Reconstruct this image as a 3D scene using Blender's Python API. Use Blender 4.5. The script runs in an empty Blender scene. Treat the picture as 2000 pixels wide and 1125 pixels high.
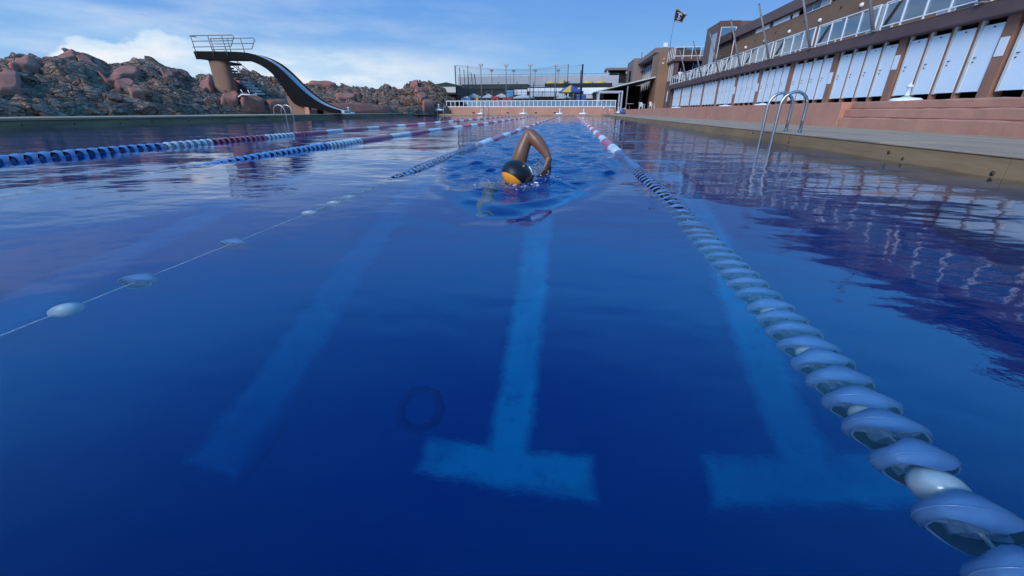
import bpy, bmesh, math, random
import numpy as np
from mathutils import Vector, Matrix
R = math.radians
random.seed(7); RNG = np.random.default_rng(7)
S = bpy.context.scene
COL = S.collection

# ------------------------------------------------------------------ camera, sky, sun, exposure
cam = bpy.data.cameras.new('camera'); cam.sensor_width = 36; cam.lens = 14.22
cam.clip_start = .02; cam.clip_end = 6000
camo = bpy.data.objects.new('camera', cam); COL.objects.link(camo)
camo.location = (0, 0, .48); camo.rotation_euler = (R(90 - 23.62), 0, R(7.727))
S.camera = camo

SUN_EL, SUN_AZ = R(30), R(-152)        # soft, veiled sun behind the camera
w = bpy.data.worlds.new('World'); S.world = w; w.use_nodes = True
wn, wl = w.node_tree.nodes, w.node_tree.links
bg = wn['Background']; bg.inputs['Strength'].default_value = .10
def N(nodes, t, **kw):
    n = nodes.new(t)
    for k, v in kw.items(): setattr(n, k, v)
    return n
def MATH(nodes, links, op, a, b=None, c=None, clamp=False):
    n = nodes.new('ShaderNodeMath'); n.operation = op; n.use_clamp = clamp
    for i, q in enumerate((a, b, c)):
        if q is None: continue
        if isinstance(q, (int, float)): n.inputs[i].default_value = q
        else: links.new(q, n.inputs[i])
    return n.outputs[0]
def SMOOTH(nodes, links, v, a, b, lo=0., hi=1.):
    n = nodes.new('ShaderNodeMapRange'); n.interpolation_type = 'SMOOTHSTEP'
    links.new(v, n.inputs[0])
    for i, q in zip((1, 2, 3, 4), (a, b, lo, hi)):
        if isinstance(q, (int, float)): n.inputs[i].default_value = q
        else: links.new(q, n.inputs[i])
    return n.outputs[0]
def MIXC(nodes, links, f, a, b, blend='MIX'):
    n = nodes.new('ShaderNodeMix'); n.data_type = 'RGBA'; n.blend_type = blend
    if isinstance(f, (int, float)): n.inputs[0].default_value = f
    else: links.new(f, n.inputs[0])
    for i, q in ((6, a), (7, b)):
        if isinstance(q, (tuple, list)): n.inputs[i].default_value = (*q[:3], 1)
        else: links.new(q, n.inputs[i])
    return n.outputs[2]
sky = N(wn, 'ShaderNodeTexSky', sky_type='NISHITA', sun_disc=False)
sky.sun_elevation = SUN_EL; sky.sun_rotation = SUN_AZ
sky.altitude = 3000; sky.air_density = 1.0; sky.dust_density = 0; sky.ozone_density = 7.0
geo = N(wn, 'ShaderNodeTexCoord'); sep = N(wn, 'ShaderNodeSeparateXYZ'); wl.new(geo.outputs['Generated'], sep.inputs[0])
az = MATH(wn, wl, 'ARCTAN2', sep.outputs[0], sep.outputs[1])
el = MATH(wn, wl, 'ARCSINE', sep.outputs[2])
def wnoise(sx, sy, scale, detail=6, rough=.55, off=0.):
    c = N(wn, 'ShaderNodeCombineXYZ')
    wl.new(MATH(wn, wl, 'MULTIPLY', az, sx), c.inputs[0]); wl.new(MATH(wn, wl, 'MULTIPLY', el, sy), c.inputs[1]); c.inputs[2].default_value = off
    n = N(wn, 'ShaderNodeTexNoise'); n.inputs['Scale'].default_value = scale; n.inputs['Detail'].default_value = detail; n.inputs['Roughness'].default_value = rough
    wl.new(c.outputs[0], n.inputs['Vector']); return n.outputs['Fac']
# cumulus bank low over the sea side, its top edge billowing, trailing off into a veil
edge = wnoise(1, 1.2, 13, 6, .55, 3.1); big = wnoise(1, .3, 5, 2, .5, 1.3)
top = MATH(wn, wl, 'MULTIPLY_ADD', edge, .085, MATH(wn, wl, 'MULTIPLY_ADD', big, .05, .056))
rise = SMOOTH(wn, wl, az, -1.02, -.86); fall = SMOOTH(wn, wl, az, -.45, -.80)
c1 = SMOOTH(wn, wl, MATH(wn, wl, 'SUBTRACT', MATH(wn, wl, 'MULTIPLY', top, rise), el), -.001, .013)
body = wnoise(1, 1.6, 16, 6, .6, 7.7)
c1 = MATH(wn, wl, 'MULTIPLY', MATH(wn, wl, 'MULTIPLY', c1, fall), SMOOTH(wn, wl, body, .15, .5, .75, 1))
veil_top = MATH(wn, wl, 'MULTIPLY_ADD', wnoise(1, 4, 3.5, 5, .5, 5.), .07, .095)
c2 = SMOOTH(wn, wl, MATH(wn, wl, 'SUBTRACT', veil_top, el), -.015, .05)
c2 = MATH(wn, wl, 'MULTIPLY', c2, MATH(wn, wl, 'MULTIPLY', SMOOTH(wn, wl, az, -.90, -.72), SMOOTH(wn, wl, az, .02, -.55)))
c2 = MATH(wn, wl, 'MULTIPLY', c2, SMOOTH(wn, wl, wnoise(1, 6, 4, 5, .55, 8.), .2, .6, .68, .97))
cum = MATH(wn, wl, 'MAXIMUM', c1, c2)
# thin layered cloud and veils all over
st = wnoise(1, 5.5, 2.6, 6, .55, 9.)
strat = MATH(wn, wl, 'MULTIPLY', SMOOTH(wn, wl, st, .42, .70, 0, .50), MATH(wn, wl, 'MULTIPLY', SMOOTH(wn, wl, el, .33, .12), SMOOTH(wn, wl, az, .2, -.8, .12, 1)))
fac = MATH(wn, wl, 'MAXIMUM', cum, strat, clamp=True)
shade = wnoise(1, 3, 5, 5, .6, 4.4)
ccol = MIXC(wn, wl, SMOOTH(wn, wl, shade, .35, .62), (1.65, 2.30, 3.0), (2.75, 2.9, 3.05))
low = MIXC(wn, wl, SMOOTH(wn, wl, el, .0, .22), (.92, 1.79, 2.8), (.455, 1.115, 2.53))          # sea air near the horizon
vs_ = N(wn, 'ShaderNodeVectorMath', operation='MULTIPLY'); vs_.inputs[1].default_value = (.60, 1.62, 1.6); wl.new(sky.outputs[0], vs_.inputs[0])
hazy = MIXC(wn, wl, SMOOTH(wn, wl, el, .22, .46), low, vs_.outputs[0])
wl.new(MIXC(wn, wl, fac, hazy, ccol), bg.inputs['Color'])

sun = bpy.data.lights.new('sun', 'SUN'); sun.energy = .85; sun.angle = R(28); sun.color = (1, .89, .77)
suno = bpy.data.objects.new('sun', sun); COL.objects.link(suno)
sd = Vector((math.sin(SUN_AZ) * math.cos(SUN_EL), math.cos(SUN_AZ) * math.cos(SUN_EL), math.sin(SUN_EL)))
suno.rotation_euler = sd.to_track_quat('Z', 'Y').to_euler()
S.view_settings.view_transform = 'Standard'; S.view_settings.look = 'None'; S.view_settings.gamma = 1
S.view_settings.exposure = 1.65
S.cycles.use_denoising = True; S.cycles.max_bounces = 10; S.cycles.transmission_bounces = 8; S.cycles.transparent_max_bounces = 24
S.cycles.diffuse_bounces = 3; S.cycles.glossy_bounces = 4; S.cycles.caustics_refractive = True; S.cycles.caustics_reflective = True
S.cycles.blur_glossy = .3

# ------------------------------------------------------------------ helpers
def tag(o, label=None, cat=None, group=None, kind=None):
    if label: o['label'] = label
    if cat: o['category'] = cat
    if group: o['group'] = group
    if kind: o['kind'] = kind
    return o
def empty(name, loc=(0, 0, 0), rz=0, label=None, cat=None, group=None):
    o = bpy.data.objects.new(name, None); COL.objects.link(o); o.location = loc; o.rotation_euler.z = rz
    o.empty_display_size = .1
    return tag(o, label, cat, group)
class MB:
    """collects shapes into one mesh"""
    def __init__(s): s.v = []; s.f = []; s.sm = []
    def add(s, vs, fs, smooth=False):
        b = len(s.v); s.v += [tuple(q) for q in vs]; s.f += [tuple(b + i for i in f) for f in fs]; s.sm += [smooth] * len(fs); return s
    def box(s, x0, x1, y0, y1, z0, z1, bev=0.):
        if bev <= 0:
            vs = [(x, y, z) for z in (z0, z1) for y in (y0, y1) for x in (x0, x1)]
            return s.add(vs, [(0, 2, 3, 1), (4, 5, 7, 6), (0, 1, 5, 4), (2, 6, 7, 3), (0, 4, 6, 2), (1, 3, 7, 5)])
        bm = bmesh.new(); bmesh.ops.create_cube(bm, size=1)
        for q in bm.verts: q.co = ((x0 + x1) / 2 + q.co.x * (x1 - x0), (y0 + y1) / 2 + q.co.y * (y1 - y0), (z0 + z1) / 2 + q.co.z * (z1 - z0))
        bmesh.ops.bevel(bm, geom=list(bm.edges), offset=bev, segments=2, profile=.5, affect='EDGES')
        bm.verts.index_update(); s.add([q.co[:] for q in bm.verts], [[l.index for l in f.verts] for f in bm.faces]); bm.free(); return s
    def tube(s, pts, r, n=8, cap=True, closed=False):
        pts = [Vector(p) for p in pts]; k = len(pts); rs = r if isinstance(r, (list, tuple)) else [r] * k
        vs = []; prev = None
        for i, p in enumerate(pts):
            a = pts[(i - 1) % k] if (closed or i > 0) else p; b = pts[(i + 1) % k] if (closed or i < k - 1) else p
            t = (b - a).normalized()
            if prev is None: u = t.orthogonal().normalized()
            else:
                u = prev - t * prev.dot(t); u = u.normalized() if u.length > 1e-6 else t.orthogonal().normalized()
            prev = u; q = t.cross(u)
            for j in range(n):
                an = 2 * math.pi * j / n; vs.append(p + (u * math.cos(an) + q * math.sin(an)) * rs[i])
        fs = []
        for i in range(k if closed else k - 1):
            i2 = (i + 1) % k
            for j in range(n): fs.append((i * n + j, i * n + (j + 1) % n, i2 * n + (j + 1) % n, i2 * n + j))
        s.add(vs, fs, True)
        if cap and not closed:
            b = len(s.v) - len(vs)
            s.f += [tuple(b + j for j in reversed(range(n))), tuple(b + (k - 1) * n + j for j in range(n))]; s.sm += [False, False]
        return s
    def lathe(s, prof, n=20, c=(0, 0, 0), axis='z', smooth=True):
        vs = []
        for r, z in prof:
            for j in range(n):
                a = 2 * math.pi * j / n; p = (r * math.cos(a), r * math.sin(a), z)
                if axis == 'y': p = (p[0], p[2], p[1])
                if axis == 'x': p = (p[2], p[0], p[1])
                vs.append((p[0] + c[0], p[1] + c[1], p[2] + c[2]))
        fs = [(i * n + j, i * n + (j + 1) % n, (i + 1) * n + (j + 1) % n, (i + 1) * n + j) for i in range(len(prof) - 1) for j in range(n)]
        return s.add(vs, fs, smooth)
    def prism(s, poly, axis, a, b):
        """poly: 2D outline; axis 'x': (y,z), 'y': (x,z), 'z': (x,y)"""
        k = len(poly)
        def P(q, t): return {'x': (t, q[0], q[1]), 'y': (q[0], t, q[1]), 'z': (q[0], q[1], t)}[axis]
        vs = [P(q, a) for q in poly] + [P(q, b) for q in poly]
        fs = [tuple(range(k)), tuple(reversed(range(k, 2 * k)))] + [(i, k + i, k + (i + 1) % k, (i + 1) % k) for i in range(k)]
        return s.add(vs, fs)
    def mesh(s, name, m=None):
        me = bpy.data.meshes.new(name); me.from_pydata(s.v, [], s.f)
        me.polygons.foreach_set('use_smooth', s.sm)
        if m: me.materials.append(m)
        bm = bmesh.new(); bm.from_mesh(me); bmesh.ops.recalc_face_normals(bm, faces=bm.faces); bm.to_mesh(me); bm.free()
        return me
    def build(s, name, m, parent=None, loc=None):
        return obj(name, s.mesh(name, m), parent, loc)
def obj(name, me, parent=None, loc=None, rz=0):
    o = bpy.data.objects.new(name, me); COL.objects.link(o)
    if parent: o.parent = parent
    if loc: o.location = loc
    o.rotation_euler.z = rz
    return o
def box(name, x0, x1, y0, y1, z0, z1, m, parent=None, bev=0.):
    return MB().box(x0, x1, y0, y1, z0, z1, bev).build(name, m, parent)
def copy_tree(o, parent=None):
    c = o.copy(); COL.objects.link(c); c.parent = parent
    for ch in [q for q in o.children]: copy_tree(ch, c)
    return c
def npmesh(name, V, F, m, smooth=True, parent=None):
    me = bpy.data.meshes.new(name); V = np.asarray(V, np.float32); F = np.asarray(F, np.int32)
    me.vertices.add(len(V)); me.vertices.foreach_set('co', V.ravel())
    me.loops.add(F.size); me.loops.foreach_set('vertex_index', F.ravel())
    me.polygons.add(len(F)); me.polygons.foreach_set('loop_start', np.arange(0, F.size, F.shape[1], dtype=np.int32))
    me.polygons.foreach_set('use_smooth', np.full(len(F), smooth)); me.update(calc_edges=True)
    me.materials.append(m); return obj(name, me, parent)
def gridfaces(nr, nc):
    i = np.arange(nr * nc).reshape(nr, nc)
    return np.stack([i[:-1, :-1], i[:-1, 1:], i[1:, 1:], i[1:, :-1]], -1).reshape(-1, 4)
# numpy noise
def _h(i, s):
    i = i.astype(np.int64)
    n = (i[..., 0] * 374761393 + i[..., 1] * 668265263 + i[..., 2] * 2147483647 + s * 974634777) & 0xffffffff
    n = ((n ^ (n >> 13)) * 1274126177) & 0xffffffff; n = ((n ^ (n >> 16)) * 2246822519) & 0xffffffff
    return ((n ^ (n >> 15)) & 0xffffff) / float(0x1000000)
def vnoise(P, s=0):
    i = np.floor(P); f = P - i; f = f * f * (3 - 2 * f); r = 0
    for a in (0, 1):
        for b in (0, 1):
            for c in (0, 1):
                wgt = (f[..., 0] if a else 1 - f[..., 0]) * (f[..., 1] if b else 1 - f[..., 1]) * (f[..., 2] if c else 1 - f[..., 2])
                r = r + wgt * _h(i + np.array([a, b, c]), s)
    return r * 2 - 1
def fbm(P, o=5, s=0, g=.5):
    r = 0; a = 1.
    for k in range(o): r = r + a * vnoise(P * 2 ** k, s + k); a *= g
    return r
def worley(P, s=0):
    i = np.floor(P); f1 = np.full(P.shape[:-1], 9.); f2 = f1.copy(); idv = np.zeros(P.shape[:-1])
    for a in (-1, 0, 1):
        for b in (-1, 0, 1):
            for c in (-1, 0, 1):
                q = i + np.array([a, b, c]); jit = np.stack([_h(q, s), _h(q, s + 11), _h(q, s + 23)], -1)
                d = np.sqrt((((q + jit) - P) ** 2).sum(-1)); cid = _h(q, s + 37)
                m = d < f1; f2 = np.where(m, f1, np.minimum(f2, d)); idv = np.where(m, cid, idv); f1 = np.where(m, d, f1)
    return f1, f2, idv
def sst(x, a, b):
    t = np.clip((x - a) / (b - a), 0, 1); return t * t * (3 - 2 * t)

# ------------------------------------------------------------------ materials
def mat(name, col, rough=.7, var=.12, scale=3., bump=0., bscale=30., metal=0., spec=.4, stain=None, stain_amt=0., stain_scale=1.2, stretch=(1, 1, 1), coord='Object'):
    m = bpy.data.materials.new(name); m.use_nodes = True; n, l = m.node_tree.nodes, m.node_tree.links
    b = n['Principled BSDF']; b.inputs['Roughness'].default_value = rough; b.inputs['Metallic'].default_value = metal
    b.inputs['Specular IOR Level'].default_value = spec
    tc = N(n, 'ShaderNodeTexCoord'); mp = N(n, 'ShaderNodeMapping'); mp.inputs['Scale'].default_value = stretch
    if coord == 'World':
        g = N(n, 'ShaderNodeNewGeometry'); l.new(g.outputs['Position'], mp.inputs['Vector'])
    else: l.new(tc.outputs[coord], mp.inputs['Vector'])
    def noise(sc, det=6, ro=.6):
        q = N(n, 'ShaderNodeTexNoise'); q.inputs['Scale'].default_value = sc; q.inputs['Detail'].default_value = det; q.inputs['Roughness'].default_value = ro
        l.new(mp.outputs[0], q.inputs['Vector']); return q.outputs['Fac']
    c = MIXC(n, l, SMOOTH(n, l, noise(scale), .25, .75), [q * (1 - var) for q in col], [min(1, q * (1 + var)) for q in col])
    if stain: c = MIXC(n, l, SMOOTH(n, l, noise(stain_scale, 8, .65), .52, .72, 0, stain_amt), c, stain)
    l.new(c, b.inputs['Base Color'])
    if bump:
        bp = N(n, 'ShaderNodeBump'); bp.inputs['Strength'].default_value = 1; bp.inputs['Distance'].default_value = bump
        l.new(noise(bscale, 8, .65), bp.inputs['Height']); l.new(bp.outputs[0], b.inputs['Normal'])
    return m
def glassy(name, tint=(.85, .93, 1), amt=.12, rough=.02):
    m = bpy.data.materials.new(name); m.use_nodes = True; n, l = m.node_tree.nodes, m.node_tree.links
    n.remove(n['Principled BSDF']); out = n['Material Output']
    t = N(n, 'ShaderNodeBsdfTransparent'); t.inputs[0].default_value = (*tint, 1)
    g = N(n, 'ShaderNodeBsdfGlossy'); g.inputs['Roughness'].default_value = rough
    fr = N(n, 'ShaderNodeFresnel'); fr.inputs[0].default_value = 1.5
    mx = N(n, 'ShaderNodeMixShader'); l.new(MATH(n, l, 'ADD', fr.outputs[0], amt, clamp=True), mx.inputs[0]); l.new(t.outputs[0], mx.inputs[1]); l.new(g.outputs[0], mx.inputs[2])
    l.new(mx.outputs[0], out.inputs['Surface']); return m
M = {}
M['pink'] = mat('pink_concrete', (.52, .245, .165), .85, .10, 1.6, .006, 14, stain=(.34, .13, .08), stain_amt=.65, stain_scale=.8, coord='World')
M['pinkrock'] = mat('pink_cement', (.36, .135, .09), .9, .2, 2.2, .02, 5, stain=(.17, .09, .075), stain_amt=.6, coord='World')
M['salmonwall'] = mat('salmon_far_wall', (.46, .24, .175), .85, .1, .7, .004, 10, coord='World')
M['deck'] = mat('weathered_deck', (.42, .27, .165), .8, .22, 1.6, .004, 22, stain=(.14, .115, .09), stain_amt=.6, stain_scale=1.6, stretch=(1.6, .35, 1), coord='World')
M['deckjoint'] = mat('deck_joint', (.05, .045, .04), .9)
M['tan'] = mat('pool_edge_concrete', (.31, .19, .088), .75, .2, 2.5, .004, 18, stain=(.12, .075, .045), stain_amt=.75, stain_scale=1.1, stretch=(1, .35, 2.2), coord='World')
M['rust'] = mat('rust_stain', (.09, .045, .025), .9, .3, 12)
M['brownwall'] = mat('brown_render', (.25, .142, .082), .85, .08, .8, .003, 30, stain=(.19, .11, .075), stain_amt=.5, stain_scale=.5, coord='World')
M['parapet'] = mat('mauve_brown_render', (.155, .100, .088), .85, .08, .9, .003, 30, coord='World')
M['red'] = mat('dark_red_fascia', (.118, .066, .062), .75, .12, 1.2, .003, 20, stain=(.11, .045, .045), stain_amt=.5, stain_scale=.9, coord='World')
M['post'] = mat('brown_post', (.30, .142, .088), .8, .12, 2, .003, 20, coord='World')
M['greybrown'] = mat('taupe_render', (.23, .165, .145), .85, .06, .6, .003, 20, coord='World')
M['greywall'] = mat('pale_grey_wall', (.42, .42, .44), .8, .06, .4, coord='World')
M['white'] = mat('white_paint', (.78, .79, .80), .4, .03, 2.)
M['door'] = mat('white_laminate_door', (.72, .78, .82), .35, .025, 1.3)
M['jamb'] = mat('cream_jamb', (.62, .58, .53), .6, .08, 3)
M['plastic'] = mat('white_plastic', (.78, .79, .80), .4, .04, 5)
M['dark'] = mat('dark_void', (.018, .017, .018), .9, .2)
M['black'] = mat('black_paint', (.008, .0085, .0095), .5, .15, 3)
M['slideblack'] = mat('black_fibreglass', (.0045, .005, .006), .6, .2, 2, spec=.10)
M['chute'] = mat('grey_chute', (.36, .38, .42), .35, .1, 2)
M['steel'] = mat('stainless_steel', (.46, .46, .46), .33, .06, 6, metal=1.)
M['galv'] = mat('galvanised_tube', (.22, .20, .19), .6, .1, 5, metal=.2)
M['grey'] = mat('grey_mast', (.20, .19, .19), .55, .1, 4)
M['pillar'] = mat('brown_column', (.24, .135, .085), .8, .12, 1.5, .004, 15, stain=(.30, .2, .15), stain_amt=.5, stretch=(1, 1, .3), coord='World')
M['glass'] = glassy('clear_glass', (.82, .90, .95), .36)
M['winglass'] = mat('window_glass', (.025, .03, .035), .05, .1, spec=.8)
M['palewin'] = mat('pale_curtained_glass', (.30, .33, .36), .15, .15, .8, spec=.7, stretch=(1, 3, .2))
M['blue'] = mat('blue_float_plastic', (.14, .235, .46), .5, .1, 9)
M['navy'] = mat('navy_hollow_shade', (.012, .03, .11), .4, .1, 9)  # painted shade for the hollow insides of the blue floats
M['wfloat'] = mat('white_float_plastic', (.66, .68, .68), .42, .08, 9, stain=(.4, .38, .33), stain_amt=.4, stain_scale=6)
M['rfloat'] = mat('red_float_plastic', (.50, .055, .085), .42, .12, 9)
M['cable'] = mat('pale_cable', (.55, .56, .56), .5, .1, 20)
M['skin'] = mat('wet_skin', (.185, .085, .050), .38, .14, 14, .0008, 60, spec=.5)
M['cap'] = mat('black_cap_silicone', (.008, .009, .011), .45, .2, 8)
M['orange'] = mat('orange_cap_panel', (.80, .30, .025), .45, .05, 8)
M['goggle'] = mat('dark_goggle', (.02, .025, .03), .15)
M['leaf'] = mat('palm_leaf', (.045, .075, .025), .6, .3, 3)
M['bark'] = mat('bark', (.13, .09, .06), .9, .2, 6)
M['hedge'] = mat('dark_hedge_net', (.03, .045, .04), .9, .3, 2)
M['yellow'] = mat('yellow_canvas', (.72, .46, .08), .8, .08, 3)
M['royal'] = mat('blue_canvas', (.05, .09, .30), .8, .1, 3)
M['redplay'] = mat('red_playground_plastic', (.42, .045, .035), .5)
M['blueplay'] = mat('light_blue_plastic', (.10, .32, .62), .5)
M['canvas'] = mat('off_white_canvas', (.55, .54, .51), .85, .06, 2)
M['flag'] = mat('navy_flag_cloth', (.010, .012, .030), .85)
M['cloth'] = mat('white_cloth', (.72, .72, .70), .85)
M['dtrouser'] = mat('dark_cloth', (.03, .03, .04), .9)
M['concrete'] = mat('pale_ground', (.22, .19, .16), .9, .15, .5, coord='World')
M['poolwall'] = mat('pool_wall_paint', (.06, .20, .34), .7, .2, 1.4, stain=(.03, .10, .14), stain_amt=.6, coord='World')
M['stone'] = mat('grey_slide_foot', (.45, .47, .47), .6)

# special materials
def mat_floor(name, col, col2, paint=None):
    """blue floor paint; with paint = (colour, has crossbar, near end) also a worn lane mark, underwater blur painted as a soft rim into that floor"""
    m = bpy.data.materials.new(name); m.use_nodes = True; n, l = m.node_tree.nodes, m.node_tree.links
    b = n['Principled BSDF']; b.inputs['Roughness'].default_value = .8; b.inputs['Specular IOR Level'].default_value = .2
    g = N(n, 'ShaderNodeNewGeometry')
    def noise(sc, det=6, ro=.6):
        q = N(n, 'ShaderNodeTexNoise'); q.inputs['Scale'].default_value = sc; q.inputs['Detail'].default_value = det; q.inputs['Roughness'].default_value = ro
        l.new(g.outputs['Position'], q.inputs['Vector']); return q.outputs['Fac']
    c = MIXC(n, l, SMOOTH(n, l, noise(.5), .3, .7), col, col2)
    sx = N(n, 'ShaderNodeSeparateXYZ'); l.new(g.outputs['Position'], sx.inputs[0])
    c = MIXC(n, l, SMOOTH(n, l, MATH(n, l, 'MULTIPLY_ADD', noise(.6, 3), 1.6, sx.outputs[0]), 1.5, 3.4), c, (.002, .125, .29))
    if paint:
        pc, bar, y0 = paint
        tc = N(n, 'ShaderNodeTexCoord'); sp_ = N(n, 'ShaderNodeSeparateXYZ'); l.new(tc.outputs['Object'], sp_.inputs[0])
        ax = MATH(n, l, 'ABSOLUTE', sp_.outputs[0]); y = sp_.outputs[1]
        ed = MATH(n, l, 'MINIMUM', MATH(n, l, 'SUBTRACT', .165, ax), MATH(n, l, 'SUBTRACT', y, y0))
        if bar: ed = MATH(n, l, 'MAXIMUM', ed, MATH(n, l, 'MINIMUM', MATH(n, l, 'SUBTRACT', .59, ax), MATH(n, l, 'SUBTRACT', .16, MATH(n, l, 'ABSOLUTE', MATH(n, l, 'SUBTRACT', y, 1.94)))))
        ed = MATH(n, l, 'MULTIPLY_ADD', noise(6, 5, .65), .09, MATH(n, l, 'SUBTRACT', ed, .045))
        amt = MATH(n, l, 'MULTIPLY', SMOOTH(n, l, ed, -.02, .085), MATH(n, l, 'MULTIPLY', SMOOTH(n, l, noise(5, 9, .75), .72, .50, .45, 1), SMOOTH(n, l, noise(1.1, 3), .68, .40, .55, 1)))
        c = MIXC(n, l, amt, c, pc)
    l.new(c, b.inputs['Base Color']); return m
FLOORC = (.001, .054, .255)
F2 = (.001, .086, .255)
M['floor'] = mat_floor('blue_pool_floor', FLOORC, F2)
M['mark'] = mat_floor('pale_lane_mark', FLOORC, F2, ((.008, .42, .50), True, 1.9)); M['markfaint'] = mat_floor('worn_hazed_lane_mark', FLOORC, F2, ((.004, .19, .35), False, 1.5))  # soft rims and fainter left marks paint in the haze of the water
M['drain'] = mat('drain_iron', (.001, .040, .200), .8)

def mat_water():
    m = bpy.data.materials.new('pool_water'); m.use_nodes = True; n, l = m.node_tree.nodes, m.node_tree.links
    n.remove(n['Principled BSDF']); out = n['Material Output']
    gl = N(n, 'ShaderNodeBsdfGlass'); gl.inputs['IOR'].default_value = 1.333; gl.inputs['Roughness'].default_value = 0
    ab = N(n, 'ShaderNodeVolumeAbsorption'); ab.inputs['Color'].default_value = (0., .80, .966, 1); ab.inputs['Density'].default_value = .65
    geo = N(n, 'ShaderNodeNewGeometry'); at = N(n, 'ShaderNodeAttribute', attribute_name='chop')
    def noise(sc, det, st=(1, 1, 1), ro=.5):
        mp = N(n, 'ShaderNodeMapping'); mp.inputs['Scale'].default_value = st; mp.inputs['Rotation'].default_value = (0, 0, .3)
        l.new(geo.outputs['Position'], mp.inputs['Vector'])
        q = N(n, 'ShaderNodeTexNoise'); q.inputs['Scale'].default_value = sc; q.inputs['Detail'].default_value = det; q.inputs['Roughness'].default_value = ro
        l.new(mp.outputs[0], q.inputs['Vector']); return q.outputs['Fac']
    chop = at.outputs['Fac']
    a1 = MATH(n, l, 'MULTIPLY', noise(2.4, 2, (1, 1.6, 1)), MATH(n, l, 'MULTIPLY_ADD', chop, .010, .0060))
    a2 = MATH(n, l, 'MULTIPLY', noise(9, 4, (1, 1.5, 1), .6), MATH(n, l, 'MULTIPLY_ADD', chop, .018, .00075))
    hsum = MATH(n, l, 'ADD', a1, a2)
    bp = N(n, 'ShaderNodeBump'); bp.inputs['Strength'].default_value = 1; bp.inputs['Distance'].default_value = 1
    l.new(hsum, bp.inputs['Height']); l.new(bp.outputs[0], gl.inputs['Normal'])
    l.new(gl.outputs[0], out.inputs['Surface']); l.new(ab.outputs[0], out.inputs['Volume'])
    return m
M['water'] = mat_water()

def mat_rock():
    m = bpy.data.materials.new('grey_sea_rock'); m.use_nodes = True; n, l = m.node_tree.nodes, m.node_tree.links
    b = n['Principled BSDF']; b.inputs['Roughness'].default_value = .9; b.inputs['Specular IOR Level'].default_value = .2
    g = N(n, 'ShaderNodeNewGeometry')
    def noise(sc, det=8, ro=.6, st=(1, 1, 1), rot=(0, 0, 0)):
        mp = N(n, 'ShaderNodeMapping'); mp.inputs['Scale'].default_value = st; mp.inputs['Rotation'].default_value = rot
        l.new(g.outputs['Position'], mp.inputs['Vector'])
        q = N(n, 'ShaderNodeTexNoise'); q.inputs['Scale'].default_value = sc; q.inputs['Detail'].default_value = det; q.inputs['Roughness'].default_value = ro
        l.new(mp.outputs[0], q.inputs['Vector']); return q.outputs['Fac']
    c = MIXC(n, l, SMOOTH(n, l, noise(.8), .35, .65), (.175, .118, .092), (.275, .180, .132))
    c = MIXC(n, l, SMOOTH(n, l, noise(3.2), .35, .7), c, (.33, .232, .170))
    c = MIXC(n, l, SMOOTH(n, l, noise(1.1, 6), .50, .66, 0, .8), c, (.33, .145, .085))
    c = MIXC(n, l, SMOOTH(n, l, noise(2.2, 9, .7), .55, .68, 0, .6), c, (.09, .082, .075))
    l.new(c, b.inputs['Base Color'])
    bp = N(n, 'ShaderNodeBump'); bp.inputs['Distance'].default_value = .07
    def crack(sc, w_):
        mp = N(n, 'ShaderNodeMapping'); mp.inputs['Scale'].default_value = (1, .8, 1.9); mp.inputs['Rotation'].default_value = (.35, .65, .6); l.new(g.outputs['Position'], mp.inputs['Vector'])
        q = N(n, 'ShaderNodeTexVoronoi', feature='DISTANCE_TO_EDGE'); q.inputs['Scale'].default_value = sc; l.new(mp.outputs[0], q.inputs['Vector']); return SMOOTH(n, l, q.outputs['Distance'], 0, w_)
    rel = MATH(n, l, 'ADD', noise(4, 10, .7), noise(2.0, 8, .65, (3, 1, .6), (.6, .5, .3)))
    rel = MATH(n, l, 'ADD', rel, MATH(n, l, 'ADD', MATH(n, l, 'MULTIPLY', crack(1.3, .07), 2.2), MATH(n, l, 'MULTIPLY', crack(3.1, .09), 1.0)))
    l.new(rel, bp.inputs['Height']); l.new(bp.outputs[0], b.inputs['Normal'])
    return m
M['rock'] = mat_rock()

# ------------------------------------------------------------------ pool basin, decks, ground
PX0, PX1, PY0, PY1, DEP = -16.3, 3.4, -.5, 48.0, 2.6
ZD, ZL = .168, .288
gr = MB()
B = 3000
gr.add([(-B, -B, .1), (B, -B, .1), (B, B, .1), (-B, B, .1), (PX0 - 2, PY0 - 2, .1), (PX1 + 2, PY0 - 2, .1), (PX1 + 2, PY1 + 2, .1), (PX0 - 2, PY1 + 2, .1)],
       [(0, 1, 5, 4), (1, 2, 6, 5), (2, 3, 7, 6), (3, 0, 4, 7)])
tag(gr.build('ground', M['concrete']), 'pale concrete ground around the pool', None, kind='structure')

fl = npmesh('pool_floor', [(PX0 - .3, PY0 - .3, -DEP), (PX1 + .3, PY0 - .3, -DEP), (PX1 + .3, PY1 + .3, -DEP), (PX0 - .3, PY1 + .3, -DEP)], [(0, 1, 2, 3)], M['floor'], False)
tag(fl, 'deep blue painted pool floor', None, kind='structure')
def ragged(x0, x1, y0, y1, z, n=24):
    """sheet with slightly ragged painted edges"""
    vs = []; L = max(x1 - x0, y1 - y0)
    alongx = (x1 - x0) > (y1 - y0)
    for i in range(n + 1):
        t = i / n
        j0, j1 = random.uniform(-.012, .012), random.uniform(-.012, .012)
        if alongx: x = x0 + (x1 - x0) * t; vs += [(x, y0 + j0, z), (x, y1 + j1, z)]
        else: y = y0 + (y1 - y0) * t; vs += [(x0 + j0, y, z), (x1 + j1, y, z)]
    return vs, [(2 * i, 2 * i + 2, 2 * i + 3, 2 * i + 1) for i in range(n)]
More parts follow.
